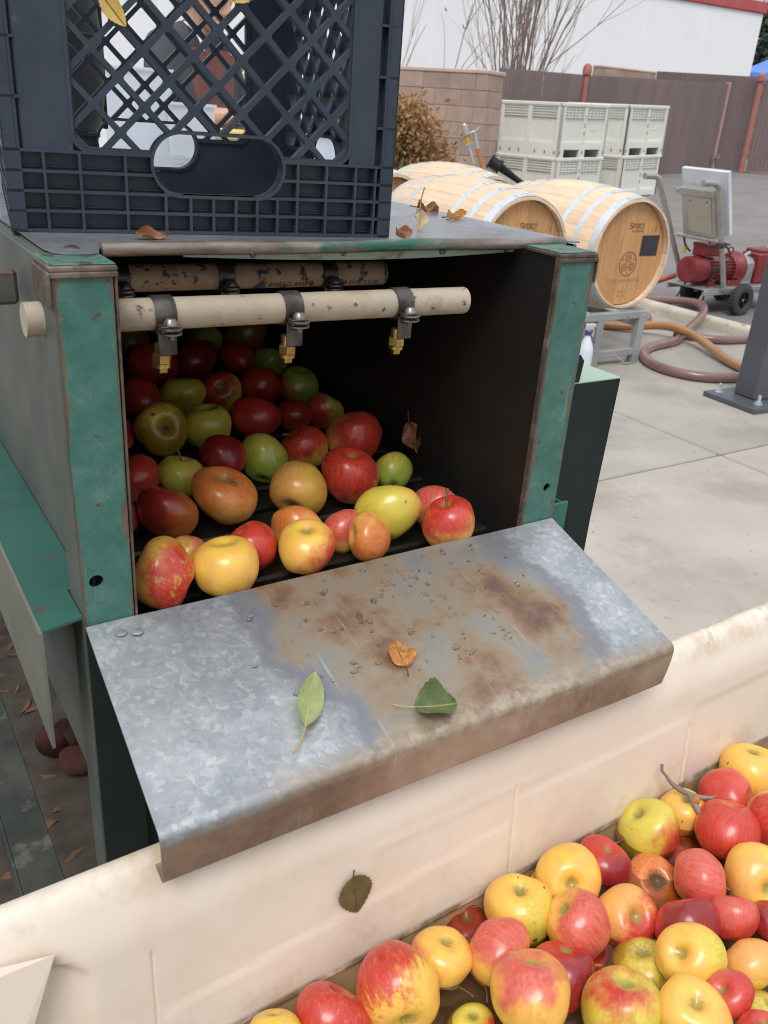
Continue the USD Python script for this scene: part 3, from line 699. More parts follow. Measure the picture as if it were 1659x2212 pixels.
obj('mount_plate', cat(cb(.01, .127, .722, .730, 1.056, 1.0835, .003)), M['plate_grey'], aw, smooth=False)
# right hand chute cover
obj('wing_face', front(Polygon([(.645, .60), (.792, .60), (.805, .9375), (.645, .9375)]), .703, .003), M['leg_dark'], aw, smooth=False)
obj('wing_top', cb(.659, .8055, .7005, 1.30, .9378, .9402, .0006), M['green_pale'], aw, smooth=False)
obj('wing_lug', front(Polygon([(.645, .9408), (.7345, .9408), (.737, .966), (.730, .9735), (.645, .978)]), .7026, .003), M['leg_dark'], aw, smooth=False)
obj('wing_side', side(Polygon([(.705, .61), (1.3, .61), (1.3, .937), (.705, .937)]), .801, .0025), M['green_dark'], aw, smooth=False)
obj('corner_bracket', cat(cb(.6465, .688, .640, .644, .783, .819, .001), cb(.684, .688, .644, .675, .79, .815, .001)), M['green_paint'], aw, smooth=False)


# spray pipes: pipe > clamp, nozzle
def spray_pipe(y, z0, z1, x0, x1, r, pm, clamps, noz, name):
    p = obj(name, cat(tube([(x0, y, z0), (x1, y, z1)], r, 28), ), pm, aw, smooth=50)
    for x in clamps:
        z = z0 + (z1 - z0) * (x - x0) / (x1 - x0)
        c = cat(ring((x, y, z), (1, 0, 0), r + .0002, r + .0018, .0165, 36),
                cb(x - .0078, x + .0078, y - r - .0115, y - r - .001, z - .0065, z - .0050, .0005), cb(x - .0078, x + .0078, y - r - .0115, y - r - .001, z - .0098, z - .0083, .0005),
                cb(x - .0075, x + .0075, y - r - .0015, y - r + .0008, z - .030, z - .010, .0005))
        cp_ = obj('clamp', c, M['clamp'], p, smooth=30)
        s = cat(lathe([(0, .0058), (.0035, .0050), (.0056, .0022), (.006, 0)], 18, None, (x + .001, y - r - .0066, z - .0050)),
                lathe([(0, 0), (.0092, 0), (.0092, .0012), (0, .0012)], 22, None, (x + .001, y - r - .0066, z - .0078)),
                lathe([(0, 0), (.0088, 0), (.0088, .0012), (0, .0012)], 22, None, (x + .001, y - r - .0066, z - .0118)),
                cyl((x + .001, y - r - .0066, z - .0165), (x + .001, y - r - .0066, z - .004), .0024, 10))
        obj('screw', s, M['screw'], p, smooth=30)
        if noz:
            yn = y - .004
            b = cat(cyl((x - .002, yn, z - .0305), (x - .002, yn, z - .0225), .0058, 18), lathe([(0, 0), (.0072, 0), (.0078, .0006), (.0078, .0070), (.0072, .0076), (0, .0076)], 6, None, (x - .002, yn, z - .0382)),
                    cyl((x - .002, yn, z - .0415), (x - .002, yn, z - .0384), .0068, 18), cb(x - .0056, x + .0014, yn - .0034, yn + .0034, z - .0462, z - .0412, .0006))
            obj('nozzle', b, M['brass'], p, smooth=25)
    return p


p1 = spray_pipe(.660, 1.0585, 1.0545, .117, .517, .0125, M['pvc'], (.219, .330, .4425), True, 'spray_pipe')
p2 = spray_pipe(.800, 1.0600, 1.0562, .150, .512, .0125, M['pvc_dirty'], (.226, .328, .442), False, 'spray_pipe')
# printed line on the rear pipe
mp = mat('pipe_print', (0.02, 0.055, 0.10), rough=.6)
for (txt, xs) in (('AMELO AME', .372), ('M PVC 1120', .456)):
    v, f = text_on(txt, .0052, .0003, None, (0, 0, 0), center=False)
    a = (v[:, 1] - .0026) / .0127 - .62
    xx = xs + v[:, 0] * 1.06; zz = 1.0600 - (1.0600 - 1.0562) * (xx - .15) / .362
    obj('lettering', (np.stack([xx, .800 - (.01262 + v[:, 2]) * np.cos(a), zz + (.01262 + v[:, 2]) * np.sin(a)], 1), f), mp, p2, smooth=False)
obj('lettering', front(Polygon([(.358, 1.0475), (.368, 1.0475), (.3705, 1.0515), (.3605, 1.0515)]), .7905, .0006), mp, p2, smooth=False)

# discharge ramp: stained galvanised sheet folded over the lip
M['ramp'] = node_mat('ramp', {
    'g': ('geometry', {}), 's': ('separate_xyz', {}), 'u': ('map_range', {'from_min': .128, 'from_max': .638, 'clamp': False}), 'v': ('map_range', {'from_min': .618, 'from_max': .420, 'clamp': False}),
    'nA': ('noise_texture', {'scale': 11.0, 'detail': 5.0, 'roughness': 0.6}), 'nB': ('noise_texture', {'scale': 13.0, 'detail': 8.0, 'roughness': 0.62}), 'nC': ('noise_texture', {'scale': 75.0, 'detail': 5.0, 'roughness': 0.7}),
    'w': ('math', {'math_type': 'multiply_add', 'value2': 0.36, 'value3': -0.18}),
    'uu': ('math', {'math_type': 'add'}), 'vl': ('math', {'math_type': 'multiply_add', 'value2': -0.13}),
    'L': ('map_range', {'range_type': 'smoothstep', 'from_min': .18, 'from_max': .285}), 'Rr': ('map_range', {'range_type': 'smoothstep', 'from_min': .905, 'from_max': .79}),
    'mk': ('math', {'math_type': 'multiply'}),
    # dark tide line where the stain begins
    't0': ('math', {'math_type': 'subtract', 'value1': 1.0}), 'tl': ('math', {'math_type': 'multiply'}), 't4': ('math', {'math_type': 'multiply', 'value2': 3.2, 'use_clamp': True}),
    # spangle
    'nv': ('noise_texture', {'scale': 130.0, 'detail': 3.0}), 'vs': ('vector_math', {'math_type': 'scale', 'scale': .012}), 'va': ('vector_math', {'math_type': 'add'}), 'vo': ('voronoi_texture', {'scale': 215.0, 'randomness': 1.0}), 'sp': ('separate_color', {}), 'spr': ('rgb_ramp', {'ramp': [(0.0, (0.33, 0.345, 0.36)), (0.6, (0.40, 0.415, 0.435)), (0.85, (0.51, 0.525, 0.545)), (1.0, (0.66, 0.67, 0.68))]}),
    'nD': ('noise_texture', {'scale': 22.0, 'detail': 6.0, 'roughness': 0.65}), 'gal': ('rgb_ramp', {'ramp': [(0.32, (0.24, 0.255, 0.268)), (0.5, (0.36, 0.375, 0.388)), (0.68, (0.53, 0.54, 0.542))]}),
    'sm': ('mix_color', {'fac': .55}),
    'st': ('rgb_ramp', {'ramp': [(0.24, (0.18, 0.195, 0.21)), (0.36, (0.245, 0.245, 0.235)), (0.44, (0.29, 0.25, 0.195)), (0.52, (0.285, 0.21, 0.14)), (0.59, (0.235, 0.14, 0.082)), (0.65, (0.155, 0.095, 0.075)), (0.80, (0.12, 0.078, 0.07))]}),
    'fr': ('rgb_ramp', {'ramp': [(0.60, (0, 0, 0)), (0.68, (1, 1, 1))]}), 'mf': ('mix_color', {'b': (0.26, 0.115, 0.035)}), 'frm': ('math', {'math_type': 'multiply', 'value2': .6}),
    'm1': ('mix_color', {}), 'tide': ('mix_color', {'b': (0.19, 0.205, 0.235)}), 
    # rust band along the fold
    'fold': ('map_range', {'range_type': 'smoothstep', 'from_min': .86, 'from_max': .99}), 'fu': ('map_range', {'range_type': 'smoothstep', 'from_min': .10, 'from_max': .32}), 'fm': ('math', {'math_type': 'multiply'}),
    'fw': ('math', {'math_type': 'multiply_add', 'value2': 0.2, 'value3': -0.10}), 'vv': ('math', {'math_type': 'add'}),
    'fc': ('rgb_ramp', {'ramp': [(0.34, (0.27, 0.20, 0.14)), (0.50, (0.35, 0.28, 0.205)), (0.62, (0.42, 0.355, 0.275)), (0.74, (0.28, 0.19, 0.125))]}), 'm2': ('mix_color', {}),
    # lip face
    'z': ('map_range', {'range_type': 'smoothstep', 'from_min': .7585, 'from_max': .7515}), 'lc': ('rgb_ramp', {'ramp': [(0.30, (0.22, 0.145, 0.10)), (0.5, (0.34, 0.245, 0.18)), (0.68, (0.44, 0.345, 0.265))]}), 'm3': ('mix_color', {}),
    'km': ('mapping', {'scale': (330.0, 16.0, 16.0), 'rotation': (0.0, 0.0, 0.25)}), 'kn': ('noise_texture', {'scale': 1.0, 'detail': 4.0, 'roughness': .6}), 'kr': ('rgb_ramp', {'ramp': [(0.64, (0, 0, 0)), (0.72, (.40, .40, .40))]}), 'kx': ('mix_color', {'b': (0.52, 0.52, 0.51)}),
    'p': ('principled_bsdf', {}), 'rg': ('map_range', {'from_min': 0.3, 'from_max': .7, 'to_min': .27, 'to_max': .48}), 'me': ('map_range', {'to_min': .55, 'to_max': .30}),
    'bp': ('bump', {'strength': .35, 'distance': .0007}),
}, [('g.position', 's.vector'), ('s.x', 'u.value'), ('s.y', 'v.value'), ('g.position', 'nA.vector'), ('g.position', 'nB.vector'), ('g.position', 'nC.vector'), ('g.position', 'nD.vector'), ('g.position', 'nv.vector'), ('nv.color', 'vs.vector1'), ('vs.vector', 'va.vector1'), ('g.position', 'va.vector2'), ('va.vector', 'vo.vector'),
    ('nA.fac', 'w.value1'), ('u.result', 'uu.value1'), ('w.value', 'uu.value2'), ('v.result', 'vl.value1'), ('uu.value', 'vl.value3'), ('vl.value', 'L.value'), ('uu.value', 'Rr.value'),
    ('L.result', 'mk.value1'), ('Rr.result', 'mk.value2'), ('mk.value', 't0.value2'), ('mk.value', 'tl.value1'), ('t0.value', 'tl.value2'), ('tl.value', 't4.value1'),
    ('vo.color', 'sp.color'), ('sp.r', 'spr.fac'), ('nD.fac', 'gal.fac'), ('spr.color', 'sm.a'), ('gal.color', 'sm.b'),
    ('nB.fac', 'st.fac'), ('nC.fac', 'fr.fac'), ('fr.color', 'frm.value1'), ('frm.value', 'mf.fac'), ('st.color', 'mf.a'), ('mk.value', 'm1.fac'), ('sm.result', 'm1.a'), ('mf.result', 'm1.b'),
    ('t4.value', 'tide.fac'), ('m1.result', 'tide.a'),
    ('nC.fac', 'fw.value1'), ('v.result', 'vv.value1'), ('fw.value', 'vv.value2'), ('vv.value', 'fold.value'), ('uu.value', 'fu.value'), ('fold.result', 'fm.value1'), ('fu.result', 'fm.value2'), ('fm.value', 'm2.fac'), ('tide.result', 'm2.a'), ('nC.fac', 'fc.fac'), ('fc.color', 'm2.b'),
    ('s.z', 'z.value'), ('z.result', 'm3.fac'), ('m2.result', 'm3.a'), ('nB.fac', 'lc.fac'), ('lc.color', 'm3.b'), ('g.position', 'km.vector'), ('km.vector', 'kn.vector'), ('kn.fac', 'kr.fac'), ('kr.color', 'kx.fac'), ('m3.result', 'kx.a'), ('kx.result', 'p.base_color'),
    ('nB.fac', 'rg.value'), ('rg.result', 'p.roughness'), ('mk.value', 'me.value'), ('me.result', 'p.metallic'), ('nC.fac', 'bp.height'), ('bp.normal', 'p.normal')])
prof = [(.6185, .8155)] + [(.6185 + (.432 - .6185) * t, .8155 + (.7662 - .8155) * t) for t in np.linspace(.06, 1, 14)]
for a in np.linspace(15, 90, 7):
    prof.append((.4320 - .0085 * math.sin(math.radians(a)), .7577 + .0085 * math.cos(math.radians(a))))
prof += [(.4228, .748), (.4218, .738), (.4212, .7265), (.4235, .7235), (.436, .7240), (.4385, .7255)]
prof = np.array(prof)
xs = np.linspace(0, 1, 46)
P = np.zeros((46, len(prof), 3))
tl = (prof[:, 0] - .6185) / (.42 - .6185)
for i, s in enumerate(xs):
    x0, x1 = .1315 - .0065 * np.clip(tl, 0, 1), .6425 - .0065 * np.clip(tl, 0, 1)
    low = np.clip((.752 - prof[:, 1]) / .03, 0, 1)
    x1 = x1 - .012 * low
    P[i, :, 0] = x0 + (x1 - x0) * s; P[i, :, 1] = prof[:, 0]; P[i, :, 2] = prof[:, 1]
dn = meshkit.fbm(P * np.array([16, 16, 4]), 3, 5) - .5
P[:, :, 2] += .0016 * dn * np.clip((P[:, :, 2] - .745) / .01, 0, 1); P[:, :, 1] += .0014 * dn
P[:3, :, 1] += 0.0012 * np.array([1, .5, .2])[:, None] * np.sin(tl * 9)
ramp = obj('discharge_ramp', thick(P, (0, .0004, -.0016)), M['ramp'], aw, smooth=40)
for (x, y) in ((.156, .604), (.168, .600)):
    obj('rivet', lathe([(0, .0012), (.003, .001), (.0052, .0002), (.0054, 0)], 18, None, (x, y, .8119)), M['ramp'], aw)


# ================================================================== MILK CRATE standing on the lid
CA = np.array([0.133, 0.761, 1.1062]); cu = np.array([0.326, -0.052, 0]); cu /= np.linalg.norm(cu); cn = np.array([-cu[1], cu[0], 0])
Rc = np.column_stack([cu, cn, [0, 0, 1]])
cr = thing('milk_crate', 'dark blue-grey plastic milk crate with diamond lattice sides on the washer lid', 'crate', CA, Rc)
CW, CH = 0.330, 0.286
win = sbox(.052, .0625, .2865, .222).buffer(-.012).buffer(.012)
hand = LineString([(.1375, .0552), (.2010, .0552)]).buffer(.0235, 24)
ringo = LineString([(.1375, .0552), (.2010, .0552)]).buffer(.0262, 24)
bars = []
for i in range(-14, 24):
    for sgn in (1, -1):
        c = .150 + i * .04
        bars.append(LineString([(c - sgn * .4, .097 - .4), (c + sgn * .4, .097 + .4)]).buffer(.0023, cap_style=2))
lat = unary_union(bars).buffer(.0022, 4).buffer(-.0022, 4).intersection(win)
wframe = win.buffer(.0012).difference(win.buffer(-.0014)).difference(ringo)
lat = unary_union([lat, win.difference(win.buffer(-.0026))]).difference(ringo)
skin = sbox(.0, 0, CW, CH).difference(win).difference(hand)
cols = [0.0012, .029, .056, .0914, .123, .1438, .1634, .183, .202, .2204, .2386, .2655, .2934, .3128, CW - .0012]
ribs = []
for k in range(5):
    z = .0011 + .0150 * k
    ribs.append(sbox(0, z - .0011, CW, z + .0011))
for k, u in enumerate(cols):
    ribs.append(sbox(u - .0011, 0, u + .0011, .0322 if 5 <= k <= 9 else .0611))
ribs = unary_union(ribs).difference(ringo)
ribs = unary_union([ribs, ringo.difference(hand)])
fins = unary_union([sbox(.0, z - .001, .0155, z + .001) for z in (.0985, .139, .18, .22, .26)] + [sbox(.311, z - .001, CW, z + .001) for z in (.0935, .1345, .1740, .214, .254)] + [sbox(.0, .0611, .0013, CH), sbox(CW - .0013, .0611, CW, CH), sbox(0, CH - .003, CW, CH)])
faces = unary_union([sbox(.0155, .0611, .052, CH), sbox(.2865, .0611, .311, CH), sbox(.05, .222, .29, CH)])


def crate_wall():
    # local: x along the wall, outside towards -y, outer plane y = 0
    return cat(front(skin, .0125, .0025), front(lat, .0125, .0085), front(ribs, .0105, .0105), front(fins, .0105, .0105), front(faces, .0045, .0030),
               front(sbox(.0145, .0611, .0165, CH), .0105, .0075), front(sbox(.3100, .0611, .312, CH), .0105, .0075), front(ringo.difference(hand), .0150, .0152),
               front(wframe, .0150, .0145))


w0 = crate_wall()
# small lip added in each lower cell to catch a wet-edge glint
lines = []
for k in range(len(cols) - 1):
    for r in range(4):
        if 4 <= k <= 9 and r > 1: continue
        z = .0040 + .0150 * r
        a, b = cols[k] + .004, cols[k + 1] - .003
        if b - a > .004: lines.append(cb(a, b, .0066, .0102, z - .0004, z + .0004, .0002))
for q in range(4):
    R_ = rotz(q * math.pi / 2); c0 = [(0, 0), (CW, 0), (CW, CW), (0, CW)][q]
    loc_ = (c0[0], c0[1], 0)
    w = obj('side_wall', xf(w0, R_, loc_), M['crate'], cr, smooth=False, local=True)
    if q == 0: obj('mould_line', xf(cat(*lines), R_, loc_), M['crate'], w, smooth=False, local=True)
base = unary_union([sbox(.01 + k * .02, .012, .0135 + k * .02, .318) for k in range(16)] + [sbox(.012, .01 + k * .02, .318, .0135 + k * .02) for k in range(16)])
obj('crate_base', extrude(base, .004, None, (0, 0, CH - .006)), M['crate'], cr, smooth=False, local=True)

# ================================================================== TOTE of floating apples
TA = math.radians(1.39)
Rt = rotz(TA)
TO = np.array([0.46, 0.4815, 0.0])          # middle of the far outer rim edge
tt = thing('apple_tote', 'big cream plastic tote with thick rounded rim holding water and apples', 'tote', TO, Rt)
U0, U1 = -0.58, 0.72
us = np.unique(np.r_[np.linspace(U0 + .03, -.30, 70), np.linspace(-.30, U1 - .03, 110), *[np.linspace(q - .006, q + .006, 17) for q in (-.346, .004, .262)]])
# profile from the outer wall foot over the rim and down the inner wall: (y, z, face weight)
pr_ = [(-.012, .10), (-.012, .60), (-.012, .66), (.0, .668), (.0, .700), (-.003, .711), (-.010, .7185), (-.016, .720), (-.022, .7185), (-.028, .713), (-.033, .703), (-.038, .690), (-.042, .678)]
for z in np.linspace(.668, .505, 40): pr_.append((-.0435 - (.668 - z) * .105, z))
for z in np.linspace(.48, .16, 8): pr_.append((-.0435 - (.668 - z) * .105, z))
pr_ = np.array(pr_)
PP = np.zeros((len(us), len(pr_), 3))
PP[:, :, 0] = us[:, None]; PP[:, :, 1] = pr_[None, :, 0]; PP[:, :, 2] = pr_[None, :, 1]
inn = np.arange(len(pr_)) >= 12
zz, uu_ = PP[:, :, 2], PP[:, :, 0]
# corner column set back behind a soft vertical edge, raised panels, moulding seams
sl = -.392 + (zz - .69) * .06
arch = np.where(zz > .655, ((zz - .655) / .03) ** 2 * .03, 0)
off = .011 * (1 - sstep(sl - arch - .008, sl - arch + .008, uu_)) * (1 - sstep(.670, .690, zz))
off += -.0012 * sstep(-.342, -.336, uu_) * (1 - sstep(-.004, .002, uu_)) * (1 - sstep(.611 + .06 * uu_, .614 + .06 * uu_, zz))
off += -.0010 * sstep(.006, .012, uu_) * (1 - sstep(.254, .260, uu_)) * (1 - sstep(.634, .637, zz))
off += .0016 * sstep(.266, .272, uu_) * (1 - sstep(.640, .652, zz)) * (1 - sstep(.38, .50, uu_))
off += -.0007 * np.exp(-((zz - (.652 - .01 * uu_)) / .004) ** 2) * sstep(-.18, -.14, uu_) * (1 - sstep(.0, .08, uu_))
for us0 in (-.346, .004, .262): off += .0020 * np.exp(-((uu_ - us0 - (zz - .6) * .02) / .0011) ** 2) * (zz < .655 - .03 * (uu_ > .2))
PP[:, :, 1] += off * inn[None, :]
wl = obj('far_wall', grid(PP), M['tote'], tt, smooth=50, local=True)
# the other three walls and the floor, same rim section swept along each side
TW = U1 - U0
prs = np.array([(-.012, .10), (-.012, .66), (.0, .668), (.0, .700), (-.003, .711), (-.010, .7185), (-.016, .720), (-.022, .7185), (-.028, .713), (-.033, .703), (-.042, .678), (-.062, .48), (-.095, .16)])
YN = -1.10
for nm, a, b, d in (('side_wall', (U0 + .03, 0.0), (U0 + .03, YN), None), ('side_wall', (U1 - .03, YN), (U1 - .03, 0.0), None), ('near_wall', (U1 - .03, YN + .0), (U0 + .03, YN), None)):
    a, b = np.array(a), np.array(b); dd = (b - a) / np.linalg.norm(b - a); nn_ = np.array([-dd[1], dd[0]])
    o_ = -nn_                                    # inward normal
    Q = np.zeros((2, len(prs), 3))
    for i, pt in enumerate((a, b)):
        Q[i, :, :2] = pt - (prs[:, 0][:, None] + .0) * nn_ * -1 if nm == 'x' else pt + (-prs[:, 0][:, None]) * nn_
        Q[i, :, 2] = prs[:, 1]
    obj(nm, grid(Q), M['tote'], tt, smooth=50, local=True)
obj('tote_floor', cb(U0 + .06, U1 - .06, YN + .06, -.06, .12, .16, .004), M['tote'], tt, smooth=False, local=True)
for (u, y) in ((U0 + .1, -.15), (U1 - .1, -.15), (U0 + .1, YN + .15), (U1 - .1, YN + .15)):
    obj('foot', cb(u - .06, u + .06, y - .06, y + .06, 0, .12, .01), M['tote'], tt, smooth=False, local=True)
# moulded gusset in the left corner
gp = np.array([(-.409, -.045, .694), (-.47, -.050, .702), (-.53, -.050, .702), (-.452, -.060, .632), (-.475, -.080, .55), (-.53, -.10, .50), (-.53, -.02, .50), (-.53, -.02, .70), (-.46, -.03, .60)])
obj('corner_gusset', m3.Manifold.hull_points(gp), M['tote'], tt, smooth=False, local=True)

# water in the tote
M['water'] = node_mat('water', {
    'fr': ('fresnel', {'IOR': 1.33}), 't': ('transparent_bsdf', {'color': (0.80, 0.68, 0.52)}), 'gl': ('glossy_bsdf', {'roughness': 0.02, 'color': (1, 1, 1)}), 'm': ('mix_closure', {}),
    'g': ('geometry', {}), 'n': ('noise_texture', {'scale': 26.0, 'detail': 2.0}), 'bp': ('bump', {'strength': .35, 'distance': .002}),
}, [('fr.fac', 'm.fac'), ('t.BSDF', 'm.closure1'), ('gl.BSDF', 'm.closure2'), ('g.position', 'n.vector'), ('n.fac', 'bp.height'), ('bp.normal', 'gl.normal')], surface='m.closure')
WZ = 0.543
wv = np.array([[(U0 + .085, YN + .06), (U1 - .085, YN + .06)], [(U0 + .062, -.0572), (U1 - .085, -.0572)]])
wu = np.linspace(U0 + .09, U1 - .09, 40); wy = np.linspace(YN + .07, -.0568, 30)
W3 = np.stack([*np.meshgrid(wu, wy, indexing='ij'), np.full((40, 30), WZ)], -1)
wvv, wff = grid(W3)
wvv = wvv @ Rt.T + TO
single('water', (wvv, wff), M['water'], None, None, kind='structure', smooth=True)
# murky sheet added under the surface keeps the depth dark, as cloudy cider water does
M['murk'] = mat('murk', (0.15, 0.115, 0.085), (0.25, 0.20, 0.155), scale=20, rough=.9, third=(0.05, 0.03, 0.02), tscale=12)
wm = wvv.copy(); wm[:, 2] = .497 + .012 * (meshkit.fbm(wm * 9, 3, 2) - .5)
single('pomace', (wm, wff), M['murk'], 'murky brown sheet added under the tote water to darken its depth', 'pomace', kind='stuff', smooth=True)

